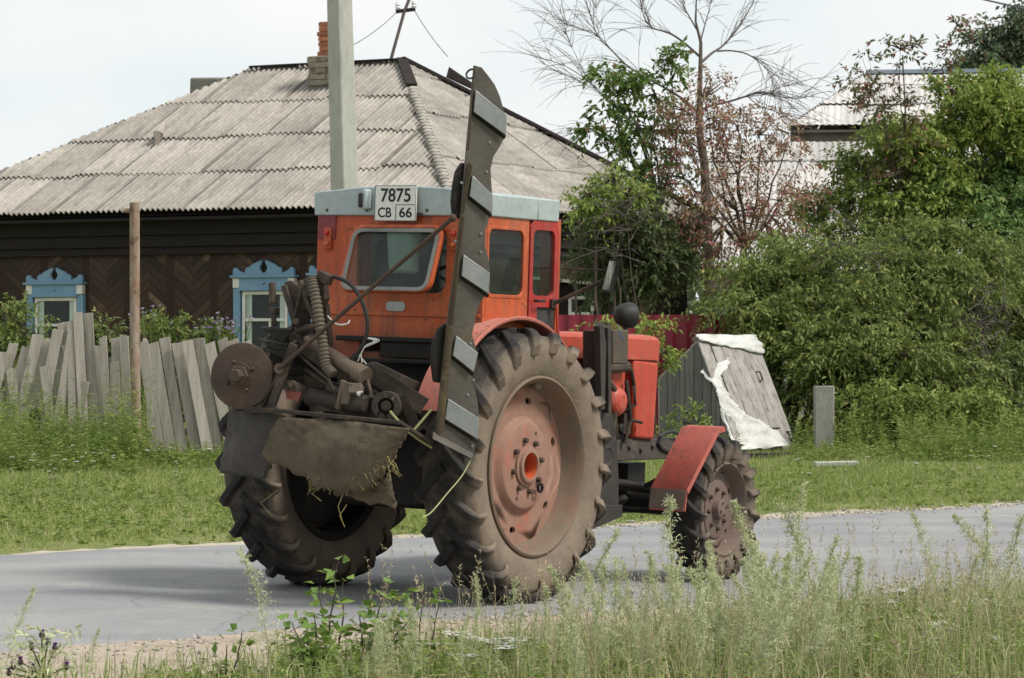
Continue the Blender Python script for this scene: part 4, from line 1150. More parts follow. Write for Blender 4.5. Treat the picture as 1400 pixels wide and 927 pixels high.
# tail lights, filler plate
for y in (.496, -.385):
    t = MB(); t.box((CX0-.012, y, 2.05), (.02, .052, .13)); tl = t.build('tail_light', M['orange'], tractor, bevel=.015)
    t = MB(); t.lathe([(.017, 0), (.017, .01), (.012, .016), (0, .018)], (CX0-.023, y, 2.085), (-1, 0, 0), 16); t.build('red_lens', M['red_lens'], tl)
    t = MB(); t.lathe([(.015, 0), (.015, .008), (.011, .013), (0, .015)], (CX0-.023, y, 2.02), (-1, 0, 0), 16); t.build('amber_lens', M['amber_lens'], tl)
t = MB(); t.box((CX0-.004, .51, 2.12), (.008, .125, .145)); t.build('reflector_panel', mat('maroon_panel', (.16, .012, .02), (.2, .02, .025), 6, .4, spec=.5), tractor, bevel=.003)
t = MB(); t.prism([(CX0-.001, y, z) for y, z in rrect(-.055, .074, 1.638, 1.692, .02)], (-.006, 0, 0)); t.build('blank_plate', M['seat_grey'], tractor)
# inside the cab
t = MB(); t.box((.02, 0, 1.6), (.4, .42, .12)); t.box((-.13, .0, 1.84), (.1, .4, .42), (0, -.12, 0)); t.box((.05, 0, 1.47), (.2, .2, .14)); t.build('driver_seat', M['cab_dark'], tractor, bevel=.03)
q = TX(553, 342, -.195); t = MB(); t.box(q, (.09, .2, .27), (0, -.15, 0)); t.box(q+Vector((.01, 0, .2)), (.07, .15, .1), (0, -.15, 0)); t.build('seat_pad', M['seat_grey'], tractor, bevel=.03)
t = MB()
c = Vector((.3, 0, 1.83)); ax = Vector((-.55, 0, .85)).normalized(); a = ax.cross(Vector((0, 1, 0))).normalized(); b = Vector((0, 1, 0))
t.tube([c+(a*math.cos(k*.2618)+b*math.sin(k*.2618))*.19 for k in range(25)], .012, 8); t.tube([c, c-ax*.45], .022, 8)
for k in range(3): t.tube([c-ax*.02, c+(a*math.cos(k*2.09)+b*math.sin(k*2.09))*.19], .008, 6)
t.build('steering_wheel', M['black_rubber'], tractor)
t = MB(); t.box((.48, 0, 1.62), (.12, .7, .2)); t.build('dashboard', M['cab_dark'], tractor, bevel=.02)
# dark rail and boxes under the rear window
t = MB(); t.box((CX0-.045, -.05, 1.475), (.05, .86, .03)); t.box((CX0-.03, -.2, 1.415), (.05, .55, .09)); t.box((CX0-.06, -.1, 1.352), (.05, .9, .026)); t.build('rear_rail', M['greasy'], tractor, bevel=.005)

# ---------------------------------------------------------------- fenders
def arc_fender(s):
    mb = MB(); n = 22; c = (0, RR)
    hi = 158 if s < 0 else 104
    A = [rad(28+(hi-28)*i/n) for i in range(n+1)]
    R1 = .835
    o = [(R1*math.cos(a), R1*math.sin(a)+c[1]) for a in A]; i_ = [((R1-.012)*math.cos(a), (R1-.012)*math.sin(a)+c[1]) for a in A]
    y0, y1 = s*.50, s*.70
    for k in range(n):
        mb.add([(x, y, z) for (x, z), y in ((o[k], y0), (o[k+1], y0), (o[k+1], y1), (o[k], y1), (i_[k], y0), (i_[k+1], y0), (i_[k+1], y1), (i_[k], y1))],
               [(0, 1, 2, 3), (7, 6, 5, 4), (0, 4, 5, 1), (3, 2, 6, 7)])
    inner = [(.42*math.cos(a), .42*math.sin(a)+c[1]+.1) for a in A]
    for k in range(3, 14) if s < 0 else ():
        mb.add([(o[k][0], y0, o[k][1]), (o[k+1][0], y0, o[k+1][1]), (inner[k+1][0], y0, inner[k+1][1]), (inner[k][0], y0, inner[k][1])], [(0, 1, 2, 3)])
    path = [(R1*math.cos(a), y1, R1*math.sin(a)+c[1]) for a in A]
    mb.tube(path, .012, 6)
    return mb.build('fender', M['faded_red'], tractor, smooth=50)
arc_fender(-1); arc_fender(1)

# ---------------------------------------------------------------- hood, engine, frame
t = MB()                                                          # hood: long lid, tapering slightly
pr = [(-.30, 1.385), (-.302, 1.518), (-.285, 1.54), (-.2, 1.55), (.2, 1.55), (.285, 1.54), (.302, 1.518), (.30, 1.385)]
n = len(pr)
vs = [(x, y*k, z+dz) for x, k, dz in ((.62, 1, .0), (1.6, 1, 0), (2.28, .995, -.008), (2.325, .98, -.02)) for y, z in pr]
fs = [tuple(range(n)), tuple(range(4*n-1, 3*n-1, -1))]
for q in range(3):
    fs += [(q*n+i, (q+1)*n+i, (q+1)*n+(i+1) % n, q*n+(i+1) % n) for i in range(n)]
t.add(vs, fs)
t.build('hood', M['hood_red'], tractor, bevel=.006)
t = MB()
t.prism([(2.0, -.297, 1.384), (2.32, -.297, 1.366), (2.285, -.297, .87), (2.03, -.297, .885)], (0, .594, 0))
t.build('nose_panel', M['nose_red'], tractor, bevel=.018)
t = MB(); t.box((2.3, 0, 1.12), (.05, .48, .42)); t.build('grille', M['greasy'], tractor, bevel=.01)
t = MB(); t.box((1.55, 0, .98), (1.0, .36, .5)); t.box((1.0, 0, .9), (.6, .44, .5)); t.build('engine', M['greasy'], tractor, bevel=.02)
t = MB(); t.box((1.86, -.12, 1.24), (.18, .3, .26)); t.box((1.72, -.2, 1.1), (.16, .16, .34)); t.lathe([(.0, .07), (.06, .07), (.1, .03), (.1, 0)], (1.8, -.27, 1.12), (0, -1, 0), 24)
t.build('engine_cowl', M['hood_red'], tractor, bevel=.02)
t = MB()
for k in range(4):
    for q in range(9): t.lathe([(0, 0), (.075, 0), (.075, .008), (0, .008)], (1.25+k*.17, -.2, .98+q*.022), (0, 0, 1), 16)
t.build('cylinder', M['grime'], tractor)
t = MB(); t.tube([(1.66, -.27, 1.3), (1.75, -.3, 1.2), (1.76, -.3, 1.0), (1.83, -.28, .9)], .02, 8); t.tube([(1.9, -.3, 1.25), (1.95, -.31, 1.0), (1.9, -.3, .86)], .014, 8); t.tube([(1.98, -.3, 1.0), (2.03, -.33, .99), (2.06, -.33, .985)], .01, 6)
t.tube([(1.4, -.3, 1.34), (1.62, -.33, 1.33), (1.9, -.3, 1.34)], .035, 10); t.tube([(1.62, -.31, 1.33), (1.6, -.33, 1.1), (1.66, -.31, .8)], .025, 8); t.tube([(1.9, -.28, 1.06), (1.97, -.33, 1.1), (2.0, -.3, 1.22), (1.96, -.3, 1.32)], .012, 6); t.box((1.93, -.25, .98), (.09, .1, .13)); t.cyl((1.68, -.31, .88), (1.68, -.31, 1.0), .045, 14)
t.build('engine_pipe', M['grime'], tractor)
t = MB(); t.prism([(1.62, -.26, .74), (1.95, -.26, .74), (1.98, -.26, 1.02), (1.86, -.26, 1.06), (1.8, -.26, .95), (1.7, -.26, 1.12), (1.62, -.26, 1.08)], (0, .05, 0))
t.lathe([(0, .05), (.03, .05), (.035, 0)], (1.84, -.27, .95), (0, -1, 0), 14); t.lathe([(0, .05), (.025, .05), (.03, 0)], (1.71, -.27, 1.02), (0, -1, 0), 14)
t.build('engine_bracket', M['greasy'], tractor, bevel=.008)
t = MB(); t.box((.35, 0, .86), (1.3, .5, .5)); t.box((-.1, 0, .8), (.5, .62, .56)); t.cyl((0, -.62, RR), (0, .62, RR), .115, 24); t.box((-.3, .0, 1.1), (.35, .5, .3)); t.box((.3, 0, 1.25), (1.0, .7, .24))
t.build('gearbox', M['greasy'], tractor, bevel=.03)
t = MB()
for s in (-1, 1):
    t.box((1.95, s*.25, .81), (1.5, .05, .135))
    for k in range(4): t.lathe([(0, .014), (.016, .014), (.018, 0)], (2.0+k*.15, s*.277, .83-.02*(k % 2)), (0, s, 0), 8)
t.box((2.68, 0, .81), (.05, .55, .135))
t.build('frame_rail', M['dusty'], tractor, bevel=.008)
t = MB(); t.tube([(FX, -.6, FR), (FX, -.35, FR+.02), (FX, 0, FR+.02), (FX, .35, FR+.02), (FX, .6, FR)], [.06, .06, .1, .06, .06], 14); t.ball((FX-.02, .05, FR+.02), .15, (1, 1, 1), 16)
t.box((FX, 0, .62), (.22, .4, .2)); t.tube([(FX-.16, -.55, FR-.03), (FX-.16, .55, FR-.03)], .018, 8); t.tube([(.9, .05, .62), (FX-.1, .05, FR+.03)], .045, 10); t.cyl((FX, -.6, FR), (FX, -.68, FR), .09); t.cyl((FX, .6, FR), (FX, .68, FR), .09)
t.tube([(1.5, -.3, .62), (1.85, -.33, .6), (FX-.1, -.5, .55)], .035, 8); t.tube([(1.45, -.3, .42), (2.0, -.25, .5)], .03, 8)
t.build('front_axle', M['greasy'], tractor, smooth=50)
# front fenders: bent sheet over the tyre
def front_fender(s):
    mb = MB(); yi, yo_ = s*.70, s*.95
    pts = [TY(981, 586, -.95), TY(939, 669, -.95)]
    (xa_, za), (xb_, zb_) = (pts[0].x, pts[0].z), (pts[1].x, pts[1].z)
    pl_ = [(xa_, za), (xb_, zb_), (xb_-.02, zb_-.125)]
    pl_ = [(xa_+.09, za+.012)]+pl_
    q = [(x+.012, z-.012) for x, z in pl_]
    n = len(pl_)
    for k in range(n-1):
        mb.prism([(pl_[k][0], yi, pl_[k][1]), (pl_[k+1][0], yi, pl_[k+1][1]), (q[k+1][0], yi, q[k+1][1]), (q[k][0], yi, q[k][1])], (0, yo_-yi, 0))
    for k in range(n-2):                                          # turned-down lip
        mb.add([(pl_[k][0], yo_+s*.001, pl_[k][1]), (pl_[k+1][0], yo_+s*.001, pl_[k+1][1]), (pl_[k+1][0]+.02, yo_+s*.001, pl_[k+1][1]-.03), (pl_[k][0]+.02, yo_+s*.001, pl_[k][1]-.03)], [(0, 1, 2, 3)])
    return mb.build('front_fender', paint_mat('fender_red', (.42, .1, .075), (.36, .07, .055), (.46, .19, .15), grime=(.14, .1, .08), amount=.7), tractor, smooth=30)
ff = front_fender(-1); front_fender(1)
t = MB()
for f in [o for o in tractor.children if o.name.startswith('front_fender')]:
    pass
p = TY(939, 669, -.95)
for s in (-1, 1):
    t = MB(); t.prism([(p.x-.004, s*.705, p.z-.004), (p.x-.004, s*.945, p.z-.004), (p.x-.024, s*.945, p.z-.124), (p.x-.024, s*.705, p.z-.124)], (-.004, 0, 0)); t.build('mud_strip', M['mud'], tractor)
    t = MB(); t.tube([(p.x+.1, s*.705, p.z+.05), (p.x+.12, s*.6, p.z+.0), (FX-.1, s*.5, FR+.05)], .018, 8); t.build('fender_bracket', M['greasy'], tractor)
# loader mounting brackets
for s in (-1, 1):
    t = MB(); y = s*.5
    P = [TY(a, b, -.5) for a, b in ((816, 452), (831, 452), (833, 500), (832, 545), (842, 585), (846, 650), (846, 700), (820, 712), (812, 690), (816, 560))]
    t.prism([(q.x, y, q.z) for q in P], (0, -s*.10, 0))
    P = [TY(a, b, -.53) for a, b in ((817, 446), (822, 440), (826, 470), (824, 560), (819, 560))]
    t.prism([(q.x, y+s*.002, q.z) for q in P], (0, s*.045, 0))
    P = [TY(a, b, -.53) for a, b in ((828, 448), (833, 444), (833, 560), (829, 565))]
    t.prism([(q.x, y+s*.002, q.z) for q in P], (0, s*.045, 0))
    q = TY(830, 624, -.5); t.lathe([(.0, .006), (.045, .006), (.05, .012), (.07, .012), (.07, 0)], (q.x, y, q.z), (0, s, 0), 20)
    P = [TY(a, b, -.5) for a, b in ((812, 690), (845, 690), (845, 706), (800, 725))]
    t.prism([(q.x, y+s*.002, q.z) for q in P], (0, s*.03, 0))
    t.box((1.42, s*.36, .62), (.2, .2, .16))
    t.build('loader_bracket', mat('bracket_dusty', (.03, .027, .025), (.055, .048, .042), 3, .75, .1, bump=.5, bscale=40, bdist=.006, c3=(.12, .1, .08), thr=(.55, .72), c3scale=4), tractor, bevel=.006)
# hydraulic valve box and lamp on the bracket
a, b = TY(836, 448, -.52), TY(858, 496, -.52)
t = MB(); t.box(((a.x+b.x)/2, -.47, (a.z+b.z)/2-.01), (b.x-a.x-.02, .12, a.z-b.z), (0, 0, 0)); bx = t.build('lamp_box', mat('lamp_box', (.09, .07, .05), (.06, .05, .04), 6, .7), tractor, bevel=.01)
c = TY(855, 431, -.47)
t = MB(); ax = Vector((.95, -.3, 0)).normalized()
t.lathe([(0, -.075), (.035, -.07), (.062, -.045), (.076, 0), (.08, .025), (.08, .045), (.0, .05)], c, ax, 28); t.tube([c+Vector((0, 0, -.07)), c+Vector((0, 0, -.12))], .015, 8)
hd = t.build('headlight', M['black_rubber'], tractor, smooth=40)
t = MB(); t.lathe([(.072, .05), (.05, .058), (0, .062)], c, ax, 28); t.build('lens', M['house_glass'], hd)
t = MB(); p0 = TY(845, 448, -.56)
t.tube([p0+Vector((0, 0, .02)), p0+Vector((-.02, -.02, -.02)), p0+Vector((-.01, -.03, -.06)), p0+Vector((.02, -.03, -.075))], .004, 5); t.build('blue_cable', mat('blue_cable', (.06, .12, .26), None, rough=.5), tractor)
t = MB(); t.tube([TY(932-k*0+3*math.sin(k*.6)*6-14, 604+14*math.cos(k*.6), -.32+.004*k) for k in range(26)], .011, 6); t.build('cable_coil', M['black_rubber'], tractor)
# mirror
t = MB(); a, b, c_, d = [TY(x, y, -.92) for x, y in ((829, 353), (840, 354), (835, 400), (825, 399))]
a.x += .045; b.x += .045; c_.x -= .02; d.x -= .02; t.prism([a, b, c_, d], (.05, 0, 0)); mr = t.build('mirror', M['greasy'], tractor, bevel=.012)
t = MB(); k = .12
cc = (a+b+c_+d)/4; t.prism([cc+(q-cc)*.86+Vector((-.004, 0, 0)) for q in (a, b, c_, d)], (-.004, 0, 0)); t.build('mirror_glass', M['chrome'], mr)
m0 = TY(757, 415, -.6); m1 = TY(824, 382, -.9); m2 = TY(769, 367, -.58); m3 = TY(826, 369, -.9)
t = MB(); t.tube([m0, m1+Vector((.03, 0, 0))], .013, 8); t.tube([m2, m3+Vector((.03, 0, 0))], .006, 6); t.box(m0+Vector((0, .01, 0)), (.05, .03, .05)); t.build('mirror_arm', M['grime'], mr)
# ================================================================== THE MOWER CARRIED BEHIND THE TRACTOR
MO = Vector((-1.0, 0, .6))
mower = empty('sickle_mower', T_MAT @ MO, T_EUL, 'rusty sickle bar mower with upright cutter bar, hung on the back of the tractor', 'mower')
def MBb(mb, name, m_, parent=None, **k): return mb.build(name, m_, parent or mower, off=MO, **k)
bn = Vector((-.5, -.866, 0)); bd_ = 1.20
def BP(px, py, o=0.): return TL(px, py, bn, bd_+o)
# the bar: scalloped outline, real thickness
edge = [(648.5, 89), (659, 92), (670, 106), (677, 116), (684, 132), (689, 150), (692, 168), (692, 185), (684, 200), (675, 214), (671, 232), (673, 263), (672, 281), (670, 297), (664, 315), (663.6, 336), (668, 352), (670, 371), (668, 401),
        (658, 412), (652, 427), (646, 457), (651, 477), (647, 500), (645, 517), (650, 535), (654, 553), (655, 588), (648, 622), (596, 592), (611, 446), (617, 400), (630, 293), (640, 180)]
t = MB(); t.prism([BP(*p) for p in edge], bn*-.016)
bar = MBb(t, 'cutter_bar', M['bar_steel'], bevel=.004, smooth=30)
t = MB()                                                          # the thick back edge of the bar
for a, b, w0, w1 in (((648.5, 90), (640, 205), 13, 14), ((641, 222), (631, 293), 8, 10), ((630, 293), (612, 446), 8, 6), ((612, 446), (597, 593), 5, 4)):
    p, q = BP(*a, .012), BP(*b, .012); pl0 = BP(a[0]-w0, a[1]+4, .0), BP(b[0]-w1, b[1]-2, .0)
    t.prism([p, q, pl0[1]-Vector((-.02, .05, 0)), pl0[0]-Vector((-.02, .05, 0))], bn*-.014)
    t.prism([p+bn*.004, q+bn*.004, q+(pl0[1]-q)*.12, p+(pl0[0]-p)*.12], bn*.006)
MBb(t, 'bar_edge', M['bar_edge'], bar, bevel=.003)
for i, q4 in enumerate((((650.6, 123), (693, 157), (692, 185), (647.5, 153)), ((646, 240), (674, 266), (673, 292), (642, 268)), ((634, 348), (670, 373), (669, 402), (631, 377)), ((624, 459), (654, 482), (648, 509), (619, 486)), ((613, 545), (655, 571), (654, 601), (608.5, 573)))):
    t = MB()
    P = [BP(*p, .022) for p in q4]; P[1] = BP(*q4[1], .034); P[2] = BP(*q4[2], .034)
    t.prism(P, bn*-.010)
    t.prism([BP(*q4[0], .01), BP(*q4[3], .01), BP(q4[3][0]+6, q4[3][1]+4, .01), BP(q4[0][0]+6, q4[0][1]+4, .01)], bn*-.012)
    g = MBb(t, 'knife_plate', M['knife'], bar, bevel=.003)
    g2 = MB(); a, b = q4[3], q4[2]
    g2.prism([BP(a[0]-1, a[1]+1, .006), BP(b[0], b[1]+1, .01), BP(b[0]-2, b[1]+5, .004), BP(a[0]-1, a[1]+5, .003)], bn*-.012); MBb(g2, 'knife_guard', M['greasy'], bar)
t = MB()
for p in ((672, 150+45), (668, 235), (664, 260), (660, 320), (660, 345), (646, 470), (650, 520), (642, 540), (648, 610), (640, 130), (634, 250), (626, 330)):
    t = MB(); q = BP(p[0]-3, p[1], .0); t.lathe([(0, .008), (.006, .007), (.009, 0)], q, bn, 10); MBb(t, 'rivet', M['knife'], bar)
t = MB(); c = BP(644, 101)-Vector((0, .02, 0)); t.tube([c+Vector((.01*math.cos(k*.45), .03*math.sin(k*.45)+.02, .026*math.cos(k*.45))) for k in range(15)], .006, 6); MBb(t, 'eye_hook', M['bar_steel'], bar)
t = MB(); t.prism([BP(593, 590, .01), BP(648, 620, .012), BP(646, 628, .05), BP(592, 600, .05)], bn*-.02); MBb(t, 'bar_shoe', M['bar_steel'], bar, bevel=.004)
# curved guard plates behind the bar
t = MB()
def curved(pts, d0, dep, th=.012):
    P = [BP(*p, d0) for p in pts]
    for a, b in zip(P[:-1], P[1:]):
        t.add([a, b, b-bn*dep, a-bn*dep, a+Vector((-th, 0, 0)), b+Vector((-th, 0, 0)), b-bn*dep+Vector((-th, 0, 0)), a-bn*dep+Vector((-th, 0, 0))], [(0, 1, 2, 3), (7, 6, 5, 4), (0, 3, 7, 4), (1, 5, 6, 2)])
for pts in (((632, 222), (624, 234), (620, 254), (618, 276), (620, 296), (633, 300), (640, 224)), ((609, 442), (599, 450), (592, 470), (590, 492), (594, 522), (604, 524), (614, 446))):
    t = MB(); t.prism([BP(*p, -.02) for p in pts], bn*-.03); MBb(t, 'bar_guard', M['greasy'], bar, bevel=.008)

# the drive: big pulley, hub, hoses and frame
t = MB(); c = TX(330, 514, -1.22); ax = Vector((-.97, -.24, .03)).normalized()
t.lathe([(0, .018), (.06, .018), (.085, .012), (.12, .006), (.172, .004), (.183, .0), (.185, -.012), (.18, -.045), (.15, -.05), (0, -.05)], c, ax, 56)
pul = MBb(t, 'drive_pulley', M['rusty'], smooth=45)
t = MB(); t.lathe([(.0, .1), (.034, .1), (.04, .094), (.04, .05), (.055, .05), (.06, .044), (.06, .018)], c, ax, 6); t.lathe([(.072, .018), (.072, .026), (.0, .03)], c, ax, 24)
u1 = ax.cross(Vector((0, 0, 1))).normalized(); u2 = ax.cross(u1)
for k in range(4): t.lathe([(0, .035), (.01, .033), (.012, .012)], c+(u1*math.cos(k*1.57+.5)+u2*math.sin(k*1.57+.5))*.085, ax, 8)
MBb(t, 'pulley_hub', M['rusty'], pul, bevel=.003)
t = MB()
a, b = TX(322, 556, -1.2), TX(548, 578, -1.16)
t.bar(a, b, .045, .022); t.bar(TX(545, 577, -1.16), TX(590, 606, -.95), .035, .02); t.bar(TX(360, 556, -1.16), TX(405, 466, -1.14), .045, .018); t.bar(TX(372, 553, -1.19), TX(402, 470, -1.17), .02, .05)
t.bar(TX(405, 470, -1.1), TX(560, 575, -.9), .05, .06); t.bar(TX(400, 455, -1.05), TX(440, 560, -.9), .05, .05)
MBb(t, 'frame', M['grime'], bevel=.004)
t = MB(); a = TX(382, 504, -1.2); b = BP(619, 298, .06); t.tube([a, a.lerp(b, .5)+Vector((0, 0, .004)), b], .0125, 8); t.lathe([(.01, -.012), (.03, -.012), (.03, .012), (.01, .012)], a, (-.8, -.5, .1), 14, True); t.ball(b, .022, n=10)
MBb(t, 'stay_rod', M['rusty'])
def smooth_path(P, n=8):
    P = [Vector(p) for p in P]; out = []
    for i in range(len(P)-1):
        p0, p1, p2, p3 = P[max(i-1, 0)], P[i], P[i+1], P[min(i+2, len(P)-1)]
        for k in range(n):
            s = k/n
            out.append(.5*((2*p1)+(p2-p0)*s+(2*p0-5*p1+4*p2-p3)*s*s+(3*p1-p0-3*p2+p3)*s**3))
    return out+[P[-1]]
t = MB(); path = smooth_path([TX(*p, -1.1) for p in ((424, 378), (430, 400), (436, 435), (441, 470), (446, 500), (456, 512))], 18)
t.tube(path, [.031 if i % 3 else .023 for i in range(len(path))], 12); MBb(t, 'ribbed_hose', M['hose'], smooth=70)
t = MB(); t.tube(smooth_path([TX(*p, -1.02) for p in ((436, 379), (455, 378), (478, 388), (494, 410), (502, 437), (501, 458), (493, 477), (484, 490))]), .011, 8); t.tube([TX(487, 486, -1.02), TX(476, 500, -1.02)], .02, 8)
MBb(t, 'hydraulic_hose', M['black_rubber'])
t = MB()
for k in range(3): t.tube(smooth_path([TX(500+k*2, 462, -.9), TX(512+k*3, 466, -.95), TX(499-k*4, 474+k*3, -.95), TX(489+k*6, 494+k*2, -.98)]), .004, 5)
t.tube(smooth_path([TX(448, 432, -1), TX(460, 443, -1), TX(474, 443, -1), TX(478, 438, -.98)]), .005, 5)
MBb(t, 'wire_bundle', M['curtain'])
# upright bracket and plates, the dark middle
t = MB()
P = [TX(*p, -1.06) for p in ((388, 386), (396, 383), (412, 392), (408, 412), (402, 424), (394, 420))]
t.prism(P, (.03, 0, 0)); t.prism([TX(*p, -1.04) for p in ((404, 388), (424, 376), (440, 380), (444, 408), (436, 424), (418, 418), (410, 404))], (.08, .02, 0))
t.prism([TX(*p, -1.0) for p in ((398, 424), (424, 420), (418, 462), (408, 500), (396, 498), (400, 462))], (.05, .02, 0)); t.prism([TX(*p, -.96) for p in ((428, 426), (446, 414), (452, 470), (440, 500), (428, 470))], (.06, .02, 0))
t.bar(TX(388, 390, -1.09), TX(412, 470, -1.07), .02, .035); t.bar(TX(414, 392, -1.1), TX(400, 452, -1.08), .03, .018); t.tube([TX(404, 452, -1.1), TX(430, 446, -1.05)], .02, 8); t.tube([TX(424, 400, -1.12), TX(424, 400, -1.02)], .028, 10); t.tube([TX(405, 440, -1.14), TX(405, 440, -1.02)], .02, 8)
t.box(TX(376, 425, -1.05), (.06, .03, .04)); t.tube([TX(372, 386, -1.06), TX(373, 415, -1.06)], .022, 8); t.tube([TX(372, 424, -1.06), TX(376, 445, -1.06)], .016, 8)
t.bar(TX(436, 376, -1.04), TX(452, 384, -1.04), .05, .06); t.bar(TX(410, 384, -1.09), TX(432, 440, -1.09), .03, .03)
MBb(t, 'lift_bracket', M['grime'], bevel=.006)
t = MB()
for (p, q, r_) in (((356, 448), (402, 452), (386, 470)), ((352, 464), (400, 474), (384, 486)), ((362, 480), (420, 482), (396, 496)), ((350, 492), (398, 500), (380, 512))):
    A, B, C = TX(*p, -1.16), TX(*q, -1.06), TX(*r_, -1.1); t.prism([A, B, C], (.025, .02, .012))
t.box(TX(405, 490, -.95), (.2, .24, .2), (0, .3, .2))
MBb(t, 'guard_blade', M['greasy'], bevel=.006)
t = MB(); t.cyl(TX(430, 474, -1.0), TX(496, 512, -1.04), .042, 20); t.cyl(TX(488, 508, -1.04), TX(500, 515, -1.05), .052, 20); t.cyl(TX(418, 466, -.98), TX(440, 479, -1.0), .034, 16)
MBb(t, 'hydraulic_cylinder', mat('tan_pipe', (.17, .125, .09), (.12, .09, .068), 6, .7, c3=(.07, .05, .04), thr=(.6, .75)), smooth=40)
t = MB()
t.bar(TX(498, 506, -.95), TX(585, 560, -.7), .12, .1); t.bar(TX(508, 500, -.8), TX(570, 530, -.6), .14, .05); t.bar(TX(440, 548, -1.05), TX(530, 562, -1.0), .1, .1); t.bar(TX(420, 520, -1.0), TX(520, 545, -.95), .05, .05)
t.tube([TX(418, 505, -1.08), TX(470, 540, -1.1), TX(520, 545, -1.08)], .014, 6); t.tube([TX(448, 530, -1.1), TX(500, 548, -1.12)], .022, 8); t.tube([TX(400, 478, -1.12), TX(450, 520, -1.12), TX(462, 548, -1.12)], .01, 6); t.bar(TX(500, 520, -1.05), TX(512, 575, -1.08), .02, .05); t.bar(TX(548, 540, -.95), TX(572, 590, -.9), .02, .06)
t.bar(TX(400, 510, -.95), TX(500, 560, -.9), .05, .06); t.bar(TX(430, 540, -.6), TX(450, 610, -.5), .06, .08); t.bar(TX(450, 560, -1.0), TX(480, 600, -.4), .07, .07)
MBb(t, 'link_arm', M['grime'], bevel=.008)
t = MB(); ax = Vector((-.9, -.43, 0)).normalized(); c = TX(528, 555, -1.1)
t.lathe([(.045, .012), (.076, .012), (.08, .004), (.08, -.05), (.072, -.07), (.072, -.26), (.0, -.26)], c, ax, 32); t.lathe([(.045, .012), (.045, -.03), (.03, -.03), (.03, .004), (.024, .01), (0, .012)], c, ax, 24); t.tube([c+Vector((0, .12, 0)), c+Vector((.05, .55, .03))], .05, 14)
MBb(t, 'shaft_hub', M['grime'], smooth=40)
t = MB(); P = [TX(*p, -1.15) for p in ((471, 522), (482, 524), (476, 553), (465, 552))]; t.prism(P, (.02, 0, 0)); t.box(TX(487, 533, -1.12), (.06, .07, .06), (0, .4, .3)); t.box(TX(488, 580, -1.12), (.05, .08, .05), (.3, .2, 0)); t.tube([TX(462, 560, -1.12), TX(470, 520, -1.12)], .018, 8)
MBb(t, 'hitch_bracket', mat('bracket_iron', (.13, .1, .075), (.1, .08, .06), 6, .75), bevel=.005)
t = MB(); t.lathe([(0, .02), (.014, .018), (.018, 0)], TX(493, 538, -1.17), (-1, 0, 0), 12); MBb(t, 'bolt', M['chrome'])
t = MB(); t.prism([TX(*p, -1.08) for p in ((390, 534), (412, 537), (407, 549), (392, 545))], (.012, 0, 0)); MBb(t, 'red_scrap', M['faded_red'])
# rubber flap and hanging canvas
def hanging(name, pts_top, pts_bot, x, m_, bulge, seed, thick=.008, k=16, rag=.0):
    r_ = np.random.RandomState(seed); V = []; F = []; n = 14
    def along(P, f):
        q = f*(len(P)-1); i = min(int(q), len(P)-2); return Vector(P[i]).lerp(Vector(P[i+1]), q-i)
    T_ = [TX(*p, x) for p in pts_top]; B_ = [TX(*p, x) for p in pts_bot]
    for i in range(k+1):
        f = i/k; a, b = along(T_, f), along(B_, f)
        for j in range(n+1):
            g_ = j/n; p = a.lerp(b, g_)
            p += Vector((-bulge*math.sin(g_*2.6)*math.sin(f*math.pi)+.012*math.sin(f*9+seed+g_*2)+.006*r_.randn(), 0, (-rag*abs(r_.randn()) if j == n else 0)))
            V.append(p)
    for i in range(k):
        for j in range(n): F.append((i*(n+1)+j, i*(n+1)+j+1, (i+1)*(n+1)+j+1, (i+1)*(n+1)+j))
    mb = MB(); mb.add(V, F); o = MBb(mb, name, m_, smooth=80)
    s = o.modifiers.new('thick', 'SOLIDIFY'); s.thickness = thick
    return o
hanging('rubber_flap', [(312, 560), (390, 568)], [(299, 646), (330, 650), (362, 656), (372, 640)], -1.13, M['rubber_flap'], .03, 1)
cv = hanging('canvas_flap', [(384, 570), (440, 574), (500, 578), (560, 586)], [(358, 622), (400, 640), (450, 664), (505, 668), (540, 622)], -1.19, M['canvas'], .07, 4, k=26, rag=.02)
hanging('canvas_flap', [(500, 640), (520, 645), (535, 650)], [(455, 672), (490, 680), (540, 692)], -1.1, M['canvas'], .03, 9, k=10, rag=.01)
t = MB(); rr = random.Random(5)
for i in range(120):
    f = rr.random(); px = 425+f*115; py = 655+12*math.sin(f*3)-f*22+rr.uniform(-16, 6)
    a = TX(px, py, -1.235+rr.uniform(-.02, .05)); L_ = rr.uniform(.02, .085)
    d = Vector((rr.uniform(-.3, .2), rr.uniform(-.9, .9), -rr.uniform(.1, 1.))).normalized()
    t.tube([a, a+d*L_*.5+Vector((0, 0, .01)), a+d*L_], .0016, 3, False)
for px, py, L_, dy in ((470, 672, .16, .02), (474, 690, .12, .03), (446, 660, .1, .1), (330, 655, .0, 0), (380, 670, .15, .1)):
    if L_:
        a = TX(px, py, -1.2); t.tube([a, a+Vector((-.02, dy, -L_*.5)), a+Vector((0, dy*.3, -L_))], .003, 4, False)
MBb(t, 'hay', M['hay'], smooth=0)['kind'] = 'stuff'
t = MB(); t.tube(smooth_path([BP(645, 626, .03), BP(632, 650, .06), BP(612, 674, .1), BP(590, 700, .16), BP(578, 707, .2)]), .0035, 5); t.tube(smooth_path([TX(533, 562, -1.12), TX(560, 592, -1.05), TX(590, 612, -.95)]), .007, 5); t.tube([TX(566, 588, -1.05), TX(590, 560, -1.0)], .007, 5)
MBb(t, 'grass_stalk', mat('pale_stalk', (.38, .4, .2), (.3, .3, .14), 8, .8))
